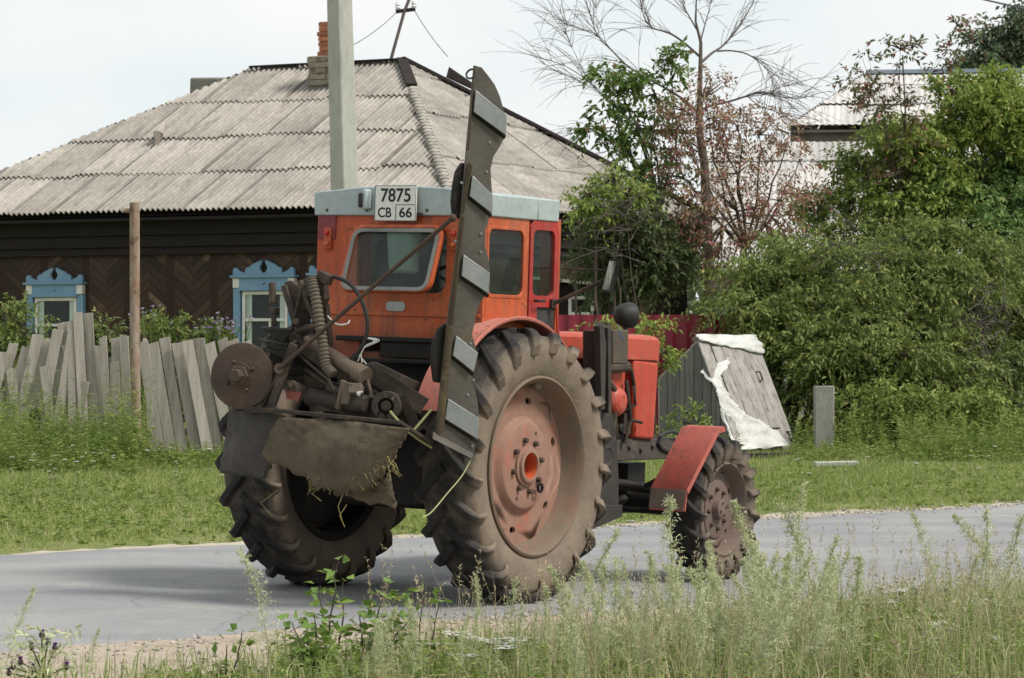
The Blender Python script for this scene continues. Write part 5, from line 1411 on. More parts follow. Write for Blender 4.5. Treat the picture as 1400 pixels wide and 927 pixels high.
# ================================================================== FOLIAGE
M['leaf_mid'] = leaf_mat('leaf_mid', (.09, .14, .034), (.22, .275, .078), (.33, .32, .1), .92, trans=.36)
M['leaf_deep'] = leaf_mat('leaf_deep', (.08, .12, .038), (.19, .24, .075), (.28, .27, .1), .93, trans=.36)
M['leaf_blue'] = leaf_mat('leaf_blue', (.085, .165, .05), (.19, .285, .09), (.27, .31, .1), .92, trans=.36)
M['leaf_dull'] = leaf_mat('leaf_dull', (.055, .085, .034), (.13, .165, .065), (.2, .2, .09), .94)
M['leaf_fresh'] = leaf_mat('leaf_fresh', (.15, .23, .04), (.29, .36, .09), (.38, .37, .11), .92, trans=.36)
M['leaf_red'] = leaf_mat('leaf_red', (.28, .165, .12), (.31, .25, .14), (.4, .13, .13), .83)
M['leaf_rowan'] = leaf_mat('leaf_rowan', (.09, .125, .045), (.19, .17, .085), (.27, .11, .08), .7)
M['leaf_far'] = leaf_mat('leaf_far', (.075, .115, .065), (.14, .18, .1), (.2, .14, .1), .9)
M['leaf_weed'] = leaf_mat('leaf_weed', (.13, .2, .04), (.25, .32, .08), (.34, .34, .13), .9)
def lobe(px, py, rx, ry, Y, ryd=None):
    c = W(px, py, Y); s = Y/FPX
    return (c, (rx*s, (ryd if ryd is not None else rx*s*.8), ry*s))

# big bushes at right: each a shrub of its own
sp = dict(n=12, slen=.42, L=.095, Wd=.034, droop=.55)
leafy('ash_maple', 'broad drooping green bush directly behind the cellar hatch', 'bush', (W(1075, 600, 40.5).x, 40.6, 0),
      [lobe(1040, 400, 62, 38, 40.9), lobe(1065, 365, 42, 30, 41.2), lobe(1125, 360, 70, 42, 41.2), lobe(1075, 455, 85, 50, 40.4), lobe(1160, 425, 75, 48, 40.2), lobe(1190, 500, 70, 55, 39.5), lobe(1115, 530, 60, 50, 40.4), lobe(1140, 480, 45, 35, 39.6)],
      M['bark'], M['leaf_mid'], S=2500, stems=10, r0=.06, inner=.35, sub=9, twigs=260, **sp)
leafy('ash_maple', 'tall arching green bush at the right with layered drooping fronds', 'bush', (W(1290, 600, 41.5).x, 41.5, 0),
      [lobe(1310, 340, 75, 34, 41.6), lobe(1250, 330, 45, 26, 41.8), lobe(1225, 385, 55, 40, 40.8), lobe(1300, 400, 60, 40, 40.6), lobe(1350, 385, 45, 40, 41.4), lobe(1255, 460, 60, 45, 40), lobe(1320, 470, 50, 35, 41.4), lobe(1300, 530, 65, 45, 39.6), lobe(1225, 545, 60, 45, 39.6)],
      M['bark'], M['leaf_mid'], S=2500, stems=10, r0=.06, inner=.35, sub=9, twigs=260, **sp)
leafy('ash_maple', 'dense green bush reaching the right edge of the verge', 'bush', (W(1400, 600, 41).x, 41, 0),
      [lobe(1395, 440, 45, 50, 42), lobe(1385, 510, 55, 40, 40.6), lobe(1400, 560, 70, 45, 39.8), lobe(1450, 430, 80, 110, 42), lobe(1420, 370, 30, 40, 42.5)], M['bark'], M['leaf_deep'], S=1200, stems=6, r0=.05, inner=.35, sub=9, twigs=200, **sp)
leafy('shrub', 'low leafy shrub hiding the foot of the big bushes, right of the concrete post', 'shrub', (W(1240, 610, 38.5).x, 38.5, 0),
      [lobe(1210, 570, 60, 42, 38.6), lobe(1290, 575, 70, 45, 38.4), lobe(1345, 585, 60, 40, 38.4)], M['bark'], M['leaf_weed'], S=1200, stems=8, r0=.02, n=9, slen=.26, L=.085, Wd=.035, droop=.35, inner=.3)
leafy('apple_tree', 'bushy blue-green tree above the bushes near the right edge', 'tree', (W(1345, 500, 46).x, 46, 0),
      [lobe(1340, 255, 70, 55, 46), lobe(1395, 235, 60, 70, 46.5), lobe(1290, 285, 60, 45, 45.5), lobe(1380, 310, 70, 60, 45.5)], M['bark'], M['leaf_blue'], S=1500, n=10, slen=.36, L=.105, Wd=.055, droop=.35, stems=6, r0=.08, inner=.45)
leafy('lilac_bush', 'yellow-green bush before the white roof, below the sparse rowan', 'bush', (W(1250, 500, 45.5).x, 45.5, 0),
      [lobe(1225, 270, 55, 50, 45.4), lobe(1280, 200, 55, 40, 45.6), lobe(1330, 170, 60, 45, 45.8), lobe(1265, 250, 50, 40, 45.3), lobe(1385, 160, 50, 50, 45.8), lobe(1360, 125, 22, 25, 45.9), lobe(1300, 135, 30, 22, 45.9), lobe(1240, 215, 40, 26, 45.2)], M['bark'], M['leaf_fresh'], S=1900, n=10, slen=.34, L=.105, Wd=.05, droop=.35, stems=8, r0=.06, inner=.4)
leafy('shrub', 'olive green shrub filling the gap between red-leaved tree and rowan', 'shrub', (W(1160, 500, 46).x, 46, 0),
      [lobe(1175, 275, 45, 45, 46), lobe(1130, 320, 45, 35, 45.5), lobe(1200, 330, 60, 40, 45), lobe(1160, 225, 26, 22, 46), lobe(1205, 190, 26, 26, 46), lobe(1120, 285, 22, 26, 46)], M['bark'], M['leaf_mid'], S=680, n=9, slen=.34, L=.1, Wd=.045, droop=.4, stems=6, r0=.04, inner=.3)
leafy('rowan_tree', 'slender sparse rowan with reddish leaves at its tips, before the white roof', 'tree', (W(1232, 560, 45).x, 45, 0),
      [lobe(1190, 85, 32, 18, 45), lobe(1235, 70, 28, 28, 45), lobe(1165, 115, 25, 20, 45), lobe(1200, 140, 45, 28, 45), lobe(1240, 150, 28, 55, 45), lobe(1225, 205, 60, 40, 45), lobe(1285, 85, 18, 20, 45), lobe(1305, 40, 9, 9, 45)],
      M['bark'], M['leaf_rowan'], S=150, n=8, slen=.24, L=.105, Wd=.042, droop=.35, stems=9, r0=.022, inner=.1, sub=3, twigs=60,
      trunk=[W(1232, 560, 45), W(1236, 400, 45), W(1230, 250, 45), W(1238, 160, 45), W(1234, 75, 45)])
leafy('poplar', 'dark distant tree top rising over the white roof at the upper right', 'tree', (W(1385, 400, 78).x, 78, 0),
      [lobe(1365, 75, 50, 35, 78), lobe(1395, 50, 45, 32, 78), lobe(1345, 100, 40, 20, 78), lobe(1430, 70, 50, 60, 79), lobe(1400, 110, 60, 40, 78)], M['bark'], M['leaf_far'], S=1500, n=8, slen=.55, L=.17, Wd=.09, droop=.25, stems=6, r0=.16, inner=.3)
def dead_twigs(px, py, rx, ry, Y, n, label):
    b = Vector((W(px, 600, Y).x, Y, 0)); mb = MB()
    for _ in range(n):
        a = W(px+random.gauss(0, rx), py+random.gauss(0, ry), Y+random.uniform(-.3, .3))-b; d = Vector((random.gauss(0, 1), random.gauss(0, .5), random.uniform(-.3, .8))).normalized()
        L = random.uniform(.3, .9); q = [a]
        for s_ in range(5): d = (d+Vector((random.gauss(0, .18), random.gauss(0, .18), random.gauss(-.04, .15)))).normalized(); q.append(q[-1]+d*L/5)
        mb.tube(q, [.009*(1-.15*k) for k in range(6)], 4, False)
        for _ in range(3):
            e_ = q[random.randint(1, 4)]; f_ = (d+Vector((random.gauss(0, .7), random.gauss(0, .7), random.gauss(0, .7)))).normalized(); mb.tube([e_, e_+f_*.1, e_+f_*.22], [.005, .004, .002], 3, False)
    mb.tube(branch_path((0, 0, 0), W(px, py, Y)-b, 8, .1), [.016-.0013*k for k in range(9)], 6)
    o = mb.build('dead_branch', M['grey_bark'], None, smooth=70); o.location = b; return tag(o, label, 'branch')
dead_twigs(1340, 440, 22, 26, 40.1, 60, 'tangle of dead brown twigs inside the arching bush at the right')
dead_twigs(855, 300, 24, 24, 42.6, 34, 'bare grey twigs in front of the dull bush right of the cab')
dead_twigs(1155, 345, 14, 14, 40.6, 22, 'few dry brown twigs at the top of the bush behind the cellar hatch')
# behind the tractor
leafy('elder_bush', 'light green feathery bush just right of the tractor cab', 'bush', (W(835, 520, 43).x, 43, 0),
      [lobe(815, 272, 28, 15, 43), lobe(842, 250, 24, 16, 43), lobe(800, 290, 14, 8, 42.8), lobe(862, 275, 20, 14, 43)], M['bark'], M['leaf_fresh'], S=150, n=10, slen=.34, L=.1, Wd=.038, droop=.5, stems=6, r0=.04, inner=.15)
leafy('elder_bush', 'dull dark green bush above the red fence behind the mirror', 'bush', (W(850, 520, 43.8).x, 43.8, 0),
      [lobe(880, 335, 50, 45, 43.6), lobe(860, 290, 45, 35, 43.8), lobe(835, 325, 40, 28, 43.5), lobe(825, 365, 38, 32, 43.8), lobe(905, 375, 45, 35, 43.6), lobe(850, 310, 50, 35, 44), lobe(935, 320, 32, 45, 44.2), lobe(850, 395, 55, 22, 44.2)], M['bark'], M['leaf_dull'], S=1250, n=9, slen=.34, L=.095, Wd=.042, droop=.4, stems=8, r0=.04, inner=.4)
leafy('plum_tree', 'small tree with thin reddish brown leaves in front of the bare tree', 'tree', (W(1040, 540, 44).x, 44, 0),
      [lobe(962, 135, 34, 34, 44), lobe(1015, 160, 40, 34, 44), lobe(925, 165, 34, 34, 44), lobe(1075, 185, 36, 34, 44), lobe(965, 170, 50, 40, 44), lobe(930, 210, 45, 40, 44), lobe(1000, 230, 60, 45, 44), lobe(1060, 270, 60, 50, 43.5), lobe(1000, 300, 70, 50, 43.5), lobe(940, 290, 45, 50, 44), lobe(1090, 230, 35, 40, 44), lobe(1040, 190, 35, 35, 44), lobe(960, 350, 45, 40, 44), lobe(1060, 335, 55, 35, 43.6), lobe(1010, 390, 40, 30, 43.8)],
      M['bark'], M['leaf_red'], S=980, n=9, slen=.32, L=.078, Wd=.03, droop=.5, sub=5, stems=12, r0=.05, inner=.15, twigs=150,
      trunk=[W(1020, 540, 44), W(1020, 420, 44), W(1018, 340, 44), W(1008, 290, 44), W(985, 230, 44)])
leafy('maple_sapling', 'leafy green branches of a young maple left of the bare tree', 'tree', (W(890, 540, 44.5).x, 44.5, 0),
      [lobe(835, 110, 28, 26, 44.5), lobe(860, 130, 32, 30, 44.5), lobe(815, 165, 26, 20, 44.5), lobe(870, 170, 40, 28, 44.5), lobe(850, 205, 30, 30, 44.5), lobe(900, 230, 35, 35, 44.5), lobe(922, 85, 14, 22, 44.5), lobe(900, 130, 30, 24, 44.5)],
      M['bark'], leaf_mat('leaf_maple', (.08, .15, .03), (.17, .25, .07), (.25, .16, .09), .92), S=270, n=9, slen=.32, L=.12, Wd=.055, droop=.55, stems=9, r0=.05, inner=.1, twigs=90,
      trunk=[W(900, 540, 44.5), W(905, 400, 44.5), W(900, 300, 44.5), W(888, 230, 44.5), W(870, 170, 44.5)])
leafy('shrub', 'small yellow-green sprig shrub between tractor hood and red fence', 'shrub', (W(880, 560, 36).x, 36, 0),
      [lobe(885, 447, 22, 10, 36), lobe(830, 442, 22, 8, 36), lobe(910, 485, 10, 14, 36), lobe(850, 475, 36, 18, 36.3)], M['bark'], M['leaf_fresh'], S=80, n=9, slen=.2, L=.085, Wd=.035, droop=.4, stems=7, r0=.012, inner=.1, twigs=30)
leafy('shrub', 'sparse green sprout growing against the dark side of the cellar hatch', 'shrub', (W(945, 610, 36.6).x, 36.6, 0),
      [lobe(945, 575, 20, 22, 36.6), lobe(930, 600, 25, 18, 36.4)], M['bark'], M['leaf_weed'], S=70, n=8, slen=.16, L=.07, Wd=.03, stems=5, r0=.008, inner=.1, twigs=12)

# bare tree: trunk, limbs, whips
def bare_tree():
    Yt = 45.5; ox, oy, sc = 740, 0, 3.089
    def P(pts, j=.25):
        d = random.uniform(-1, 1)*1.2; n = len(pts)
        return [W(ox+x/sc, oy+y/sc, Yt+d*i/n) for i, (x, y) in enumerate(pts)]
    base = Vector((W(972, 500, Yt).x, Yt, 0))
    root = empty('bare_tree', base, label='tall leafless tree with long curving bare branches against the sky', cat='tree')
    t = MB()
    tr = [Vector((base.x, Yt, -.1))]+[W(px, py, Yt) for px, py in ((970, 400), (966, 290))]+[W(ox+x/sc, y/sc, Yt) for x, y in ((690, 700), (665, 540), (668, 420), (672, 300), (674, 180), (652, 90), (655, 0), (660, -60))]
    t.tube(tr, [.12, .095, .08, .07, .058, .045, .036, .026, .018, .011, .006], 10)
    limbs = [([(678, 262), (720, 225), (770, 190), (830, 120), (870, 55), (892, 15), (915, -30)], .035), ([(670, 240), (620, 195), (560, 150), (510, 130), (468, 118), (440, 85), (425, 40), (415, -20)], .03), ([(674, 170), (695, 90), (712, 30), (722, -30)], .022),
             ([(660, 130), (625, 70), (600, 20), (590, -30)], .02), ([(742, 216), (800, 214), (860, 225), (905, 250), (945, 285), (972, 325), (980, 380)], .022), ([(668, 470), (720, 445), (790, 430), (870, 405), (935, 390), (1010, 408), (1080, 415), (1150, 405)], .034), ([(870, 405), (910, 440), (960, 462), (1010, 480), (1060, 520)], .016),
             ([(880, 408), (960, 395), (1010, 370), (1060, 355)], .012), ([(670, 480), (600, 420), (520, 370), (430, 320), (360, 275), (300, 215), (245, 160), (215, 90), (195, 30)], .034), ([(300, 215), (240, 150), (170, 125), (100, 100)], .012), ([(245, 160), (235, 90), (228, 10)], .01),
             ([(660, 560), (560, 560), (430, 545), (330, 470), (260, 400), (200, 345), (130, 295), (60, 262), (-10, 245)], .028), ([(200, 345), (130, 200), (100, 130)], .01), ([(430, 545), (320, 540), (230, 545), (150, 560)], .014), ([(260, 400), (170, 350), (60, 300)], .01), ([(660, 640), (560, 590), (470, 560), (400, 620), (320, 680)], .018)]
    lp = []
    for pts, r in limbs:
        p = smooth_path(P(pts), 5); n = len(p); r *= .68; t.tube(p, [r*(1-.85*i/(n-1)) for i in range(n)], 6); lp.append((p, r))
    for p, r in lp:
        n = len(p)
        for k in range(int(6+n*.6)):
            i = random.randint(n//4, n-2); a = p[i]; d = (p[i+1]-p[i]).normalized()
            sd = Vector((random.uniform(-1, 1), random.uniform(-.6, .6), random.uniform(-.3, .9)))
            d = (d+sd*.75).normalized(); L = random.uniform(.4, 1.25); q = [a]
            dr = random.choice((.06, .1, -.05, .14)); st = L/7
            for s in range(7):
                d = (d+Vector((random.uniform(-.07, .07), random.uniform(-.07, .07), -dr))).normalized(); q.append(q[-1]+d*st)
            t.tube(q, [.0046*(1-.6*s/7) for s in range(8)], 4, False)
            if random.random() < .6:
                b = q[3]; e2 = (d+Vector((random.uniform(-.8, .8), random.uniform(-.5, .5), random.uniform(-.5, .4)))).normalized()
                t.tube([b, b+e2*.18, b+e2*.38+Vector((0, 0, -.04))], [.0045, .004, .002], 3, False)
    b = base
    t.build('trunk', M['grey_bark'], root, off=b, smooth=70)
bare_tree()

# greenery between the fence and the house
for i, (px, py, rx, ry, Y, mm, lab) in enumerate(((12, 440, 40, 26, 38.5, 'leaf_mid', 'dark leafy garden shrub below the left window, behind the grey fence'), (150, 458, 26, 20, 38.2, 'leaf_deep', 'small garden shrub behind the tallest fence boards'), (225, 455, 34, 18, 38.4, 'leaf_mid', 'garden shrub behind the fence just right of the rusty post'), (295, 458, 26, 14, 38.0, 'leaf_deep', 'low garden shrub below purple flowers left of the blue window'))):
    leafy('garden_shrub', lab, 'shrub', (W(px, 500, Y).x, Y, 0), [lobe(px, py, rx, ry, Y), lobe(px+10, py+35, rx, ry*1.6, Y)], M['bark'], M[mm], S=150, n=9, slen=.24, L=.075, Wd=.035, stems=7, r0=.015, inner=.2, twigs=40)
def asters(px, py, Y, label, n, spread):
    b = Vector((W(px, 500, Y).x, Y, 0)); root = empty('aster', b, label=label, cat='flowers')
    t = MB(); V = []; c = W(px, py, Y)-b
    heads = [c+Vector((random.gauss(0, spread), random.gauss(0, .12), random.gauss(0, .07))) for _ in range(n)]
    for h in heads: t.tube([(random.uniform(-.1, .1), 0, 0), h*.6+Vector((0, 0, .1)), h], .006, 3, False)
    t.build('stem', M['leaf_mid'], root)
    pm = leaf_mat('aster_petal', (.36, .26, .47), (.5, .4, .6))
    for h in heads:
        P = np.array([tuple(h)]*7); D = rng.normal(size=P.shape); D[:, 2] = np.abs(D[:, 2])*.6
        V, T = leaf_verts(P, D, .03, .02); fastmesh('flower_head', V, T, pm, root)
asters(305, 447, 37.6, 'pale purple asters blooming beside the blue window behind the fence', 46, .16)
asters(203, 432, 37.6, 'few purple asters behind the fence right of the rusty post', 12, .14)

# ------------------------------------------------------------------ grass of the verge
def in_verge(n, x0, x1, y0, y1):
    x = rng.uniform(x0, x1, n); y = rng.uniform(y0, y1, n)
    return x, y
M['grass_verge'] = leaf_mat('grass_verge', (.165, .235, .05), (.28, .335, .11), (.44, .4, .21), .84, trans=.3, noise=.9)
M['grass_long'] = leaf_mat('grass_long', (.15, .23, .055), (.4, .39, .2), (.45, .4, .25), .86, trans=.3, noise=1.6)
n = 420000
y = 18.5+(41-18.5)*rng.random(n)**.85; x = (rng.random(n)*2-1)*(y*.235)
bare = np.sin(x*2.3+2*np.sin(y*1.1+1))*np.sin(y*2.9+1.5*np.sin(x*1.7))
k = (y > far_y(x)+.12+wob(x, 4., .13)+rng.exponential(.13, n)) & (rng.random(n) > np.clip((bare-.42)*2.4, 0, .88))
x, y = x[k], y[k]
P = np.stack([x, y, np.zeros(len(x))-.005], 1)
clump = .5+.5*np.sin(x*1.9+np.sin(y*1.3)*2)*np.cos(y*1.7+np.sin(x*.9)*2)
cl3 = .5+.5*np.sin(x*5.3+3*np.sin(y*1.9))*np.cos(y*4.1+np.sin(x*3.7)*3)
h = (.025+.05*rng.random(len(x))**1.5)*(.45+.7*clump+.8*cl3**3)*(1+np.clip((y-26)/8, 0, 1)*.7)
h *= np.clip((y-far_y(x))/1.2, .35, 1)
tag(grass_field('grass', P, h, .011, .8, M['grass_verge']), 'short green verge grass between the road and the fence', 'grass', kind='stuff')
# tall weeds along the foot of the fence and of the bushes
def weeds(name, label, spots, m_, n, seed, hgt=.7, L=.08, Wd=.02):
    """spots: (px0,px1,Y0,Y1,h); stems with narrow leaves, one mass"""
    V = []; parts = []
    st = []
    for (a, b, Y0, Y1, hh, cnt) in spots:
        for _ in range(cnt):
            px = random.uniform(a, b); Y = random.uniform(Y0, Y1)
            if near_y(W(px, 600, Y).x)-.9 < Y < far_y(W(px, 600, Y).x)+.5: continue
            st.append((W(px, 600, Y).x, Y, hh*random.choice((random.uniform(.35, .8), random.uniform(.6, 1.35)))))
    S = np.array(st); N = len(S)
    B = S.copy(); B[:, 2] = 0
    lean = rng.normal(size=(N, 2))*.12
    tops = B.copy(); tops[:, 0] += lean[:, 0]*S[:, 2]; tops[:, 1] += lean[:, 1]*S[:, 2]; tops[:, 2] = S[:, 2]
    w = np.zeros((N, 3)); w[:, 0] = .004
    Vs = np.stack([B-w, B+w, tops], 1).reshape(-1, 3); parts.append((Vs, np.arange(3*N).reshape(-1, 3)))
    q = n
    t = rng.uniform(.12, 1.02, (N, q))
    P = B[:, None]+(tops-B)[:, None]*t[..., None]
    D = rng.normal(size=(N, q, 3)); D[..., 2] = .35-.5*rng.random((N, q))
    sz = rng.uniform(.6, 1.3, (N, q))*(1.15-.55*t)
    parts.append(leaf_verts(P.reshape(-1, 3), D.reshape(-1, 3), (L*sz).ravel(), (Wd*sz).ravel()))
    Vv, T = join_vt(parts)
    return tag(fastmesh(name, Vv, T, m_), label, 'weeds', kind='stuff')
weeds('weeds', 'tall green weeds and nettles along the foot of the old fence',
      [(-20, 185, 33.6, 35.3, .66, 420), (-20, 150, 32.2, 34, .42, 260), (170, 330, 33.8, 34.9, .22, 200), (150, 205, 33.2, 34.4, .85, 60), (-20, 190, 31.5, 33.5, .22, 150), (190, 330, 32.5, 34, .12, 90), (60, 180, 33.2, 35, .95, 110), (-20, 60, 33., 35, .8, 80), (-20, 60, 34.5, 36.5, 1.15, 60)], M['leaf_weed'], 26, 1)
weeds('weeds', 'green weeds fringing the bushes and the cellar hatch on the right',
      [(1085, 1240, 37.5, 39.5, .5, 170), (1230, 1420, 35.5, 38.2, .48, 420), (1080, 1420, 34.6, 37., .2, 330), (890, 1010, 36.3, 37.2, .22, 110), (1150, 1215, 37, 38, .75, 30), (690, 900, 36, 39, .5, 150)], M['leaf_weed'], 24, 2)
weeds('weeds', 'weeds growing between the fence and the dark timber house', [(-20, 330, 36.3, 40, .9, 420)], M['leaf_mid'], 22, 3)

weeds('weeds', 'plantain, clover and other low broad leaves in the far verge turf', [(-20, 1420, 20.5, 31, .07, 900), (-20, 330, 22, 31, .1, 260), (1000, 1420, 27, 33, .1, 260)], M['leaf_weed'], 12, 7, L=.05, Wd=.024)
n = 26000                                                          # far wood along the horizon
a_ = rng.uniform(-.75, .75, n); d_ = 230+rng.normal(size=n)*9
hgt = 6.5+2.2*np.sin(a_*37)+1.4*np.sin(a_*91+1)+.9*np.sin(a_*213)
P = np.stack([np.sin(a_)*d_, np.cos(a_)*d_, hgt*rng.random(n)**.6], 1); D = rng.normal(size=(n, 3)); V, T = leaf_verts(P, D, 1.5, .8)
tag(fastmesh('forest', V, T, M['leaf_far']), 'far wood along the horizon beyond the village', 'forest', kind='stuff')
# ------------------------------------------------------------------ near verge
n = 78000
x = rng.uniform(-4.4, 5.4, n); y = 11.2+8*rng.random(n)
d = near_y(x)-.95-y
dens = np.clip(d/.9+.12, 0, 1)*np.clip(.25+.75*(x+2.4)/2.2, .25, 1)
k = (d > -.25+rng.normal(size=n)*.12) & (rng.random(n) < dens)
x, y = x[k], y[k]
P = np.stack([x, y, np.zeros(len(x))-.005], 1)
cl2 = .5+.5*np.sin(x*4.1+2*np.sin(y*2.3))*np.cos(y*3.7+np.sin(x*2.9)*2)
hh = (.04+.24*rng.random(len(x))**2)*(.5+.8*cl2)*np.clip(.45+(near_y(x)-.9-y)/2.4, .35, 1.15)
hh *= np.where(x > .9, 1.25, 1)
tag(grass_field('grass', P, hh, .006, .75, M['grass_long'], seg2=True), 'rough grass of the near roadside in the foreground', 'grass', kind='stuff')
n = 3400
x = 3.6-4.2*rng.random(n)**1.7; y = 11.2+6.5*rng.random(n); k = (near_y(x)-.9-y > rng.exponential(.3, n)) & (y < 17); x, y = x[k], y[k]
tag(grass_field('grass', np.stack([x, y, np.zeros(len(x))], 1), .16+.28*rng.random(len(x)), .0035, .5, leaf_mat('dry_grass', (.34, .29, .17), (.46, .4, .26), (.26, .17, .13), .9), seg2=True), 'dry straw stalks among the near roadside grass', 'grass', kind='stuff')

n = 900                                                            # bent grasses with loose seed heads
x = 3.9-4.6*rng.random(n)**1.6; y = 11.4+6*rng.random(n); k = (near_y(x)-1.-y > 0) & (y < 16.5); x, y = x[k], y[k]; n = len(x)
hgt = .22+.33*rng.random(n); ln_ = rng.normal(size=(n, 2))*.12
top = np.stack([x+ln_[:, 0], y+ln_[:, 1], hgt], 1); bot = np.stack([x, y, np.zeros(n)], 1); wv = np.array([.0016, 0, 0])
parts = [(np.stack([bot-wv, bot+wv, top], 1).reshape(-1, 3), np.arange(3*n).reshape(-1, 3))]
q = 14; tt = rng.uniform(.72, 1.03, (n, q)); P = bot[:, None]+(top-bot)[:, None]*tt[..., None]; D = rng.normal(size=(n, q, 3))*.7; D[..., 2] += .9
parts.append(leaf_verts(P.reshape(-1, 3), D.reshape(-1, 3), .022, .005))
tag(fastmesh('grass', *join_vt(parts), leaf_mat('seed_grass', (.38, .34, .2), (.52, .46, .3), (.3, .2, .15), .85)), 'flowering grass with loose straw coloured seed heads on the near roadside', 'grass', kind='stuff')
# pale mugwort: a few grown forms, copied
M['mugwort'] = leaf_mat('mugwort_leaf', (.42, .48, .27), (.58, .61, .4), (.56, .5, .3), .86, trans=.35, rough=.8)
def mugwort_mesh(seed):
    r_ = np.random.RandomState(seed); parts = []; nodes = r_.randint(26, 48)
    z = np.linspace(.06, 1, nodes); bend = r_.uniform(-.26, .26, 2)
    C0 = np.stack([bend[0]*z**2, bend[1]*z**2, z], 1)
    reps = 3
    C = np.repeat(C0, reps, 0); a = r_.uniform(0, 2*np.pi, len(C)); zz = np.repeat(z, reps)
    ln = (r_.uniform(.1, .2)*(1-zz)**r_.uniform(.5, 1.1)+.03)*r_.uniform(.5, 1.4, len(C)); up = np.where(zz > .5, 1.1, .55)
    A = np.stack([np.cos(a), np.sin(a), up+r_.normal(size=len(C))*.2], 1)
    parts.append(spray_leaves(C, A, ln, 8, .036, .009, .25, .8))
    stem = MB(); stem.tube([tuple(c) for c in C0[::5]]+[tuple(C0[-1])], .0045, 4, False)
    sv = np.array(stem.v); sf = np.array([f for f in stem.f]); st = np.concatenate([sf[:, [0, 1, 2]], sf[:, [0, 2, 3]]])
    parts.append((sv, st))
    return join_vt(parts)
forms = []
def place_copies(name, protos, spots, label, cat, group, tilt=.1):
    for i, (x, y, z, s, h) in enumerate(spots):
        p = protos[i % len(protos)]
        o = p if not p.get('used') else p.copy()
        if o is not p: COL.objects.link(o)
        p['used'] = 1
        o.location = (x, y, z); o.scale = (s, s, h); o.rotation_euler = (random.gauss(0, tilt), random.gauss(0, tilt), random.uniform(0, 6.28))
        tag(o, label, cat, group)
    for p in protos:
        if 'used' in p: del p['used']
protos = [fastmesh('mugwort', *mugwort_mesh(40+i), M['mugwort']) for i in range(11)]
spots = []
def mug(px, ytop, Y):
    b = W(px, 600, Y); z1 = W(px, ytop, Y).z; spots.append((b.x, Y, 0, min(max(z1, .2)*1.05, 1.0)*random.uniform(.85, 1.1), max(z1, .18)))
for px, yt, Y in ((367, 752, 13.3), (650, 788, 13.2), (703, 792, 13.0), (768, 715, 13.3), (790, 770, 13.), (820, 775, 13.), (925, 675, 13.8), (905, 752, 13.4), (945, 770, 13), (975, 745, 13.6), (1042, 690, 14.2), (1060, 720, 14.), (1094, 668, 14.3), (1122, 690, 14.4), (1110, 735, 14), (1072, 760, 13.6), (1136, 770, 13.8),
                  (1290, 700, 15.2), (1305, 740, 15), (1340, 690, 15.4), (1372, 705, 15.2), (1392, 690, 15.4), (1330, 745, 14.8), (1398, 760, 14.5), (1255, 770, 14.7), (4, 800, 12.9), (125, 862, 12.9), (560, 850, 12.6), (733, 800, 13.1), (755, 790, 12.8), (868, 770, 12.9)):
    mug(px, yt, Y)
for _ in range(115):
    px = random.choice((random.gauss(930, 90), random.gauss(1040, 80), random.uniform(760, 1160), random.uniform(1260, 1410)))
    if px > 1160: Y = random.uniform(13.2, 15.2); yt = random.uniform(775, 870)
    else: Y = random.uniform(12.2, 13.9); yt = random.uniform(755, 870)
    mug(px, yt, Y)
for _ in range(34): mug(random.uniform(480, 800), random.uniform(815, 905), random.uniform(11.8, 12.8))
place_copies('mugwort', protos, spots, 'pale grey-green feathery mugwort stalk on the near roadside', 'weed', 'mugwort stalks on the near roadside', .13)

# yarrow with flat white heads
M['yarrow_white'] = leaf_mat('yarrow_white', (.46, .46, .42), (.58, .57, .53), trans=.2)
M['yarrow_stem'] = leaf_mat('yarrow_stem', (.12, .16, .05), (.18, .22, .08))
def yarrow(seed):
    r_ = np.random.RandomState(seed); t = MB(); t.cur = 0
    top = Vector((r_.uniform(-.05, .05), r_.uniform(-.05, .05), 1))
    t.tube([(0, 0, 0), top*.6, top], .006, 4, False); k = 34
    cs = []
    for i in range(k):
        a = r_.uniform(0, 6.28); rr = .085*math.sqrt(r_.random_sample()); c = top+Vector((rr*math.cos(a), rr*math.sin(a), .02*r_.random_sample())); cs.append(c)
        if i % 4 == 0: t.tube([top*.86, c-Vector((0, 0, .01))], .003, 3, False)
    for i in range(26):
        a = r_.uniform(0, 6.28); b = top*r_.uniform(.1, .8); d = Vector((math.cos(a)*.09, math.sin(a)*.09, .05)); s = Vector((-d.y, d.x, 0))*.1
        t.add([b, b+d*.5+s, b+d, b+d*.5-s], [(0, 1, 2, 3)])
    t.cur = 1
    for c in cs:
        n = 6; t.add([c+Vector((0, 0, .008))]+[c+Vector((.015*math.cos(6.28*q/n), .015*math.sin(6.28*q/n), 0)) for q in range(n)], [(0, q+1, (q+1) % n+1) for q in range(n)])
    return t.build('yarrow', [M['yarrow_stem'], M['yarrow_white']], None, smooth=0)
protos = [yarrow(i) for i in range(4)]
spots = []
def yar(px, py, Y):
    b = W(px, py, Y); spots.append((b.x, Y, 0, random.uniform(.55, .85), max(b.z, .1)+.03))
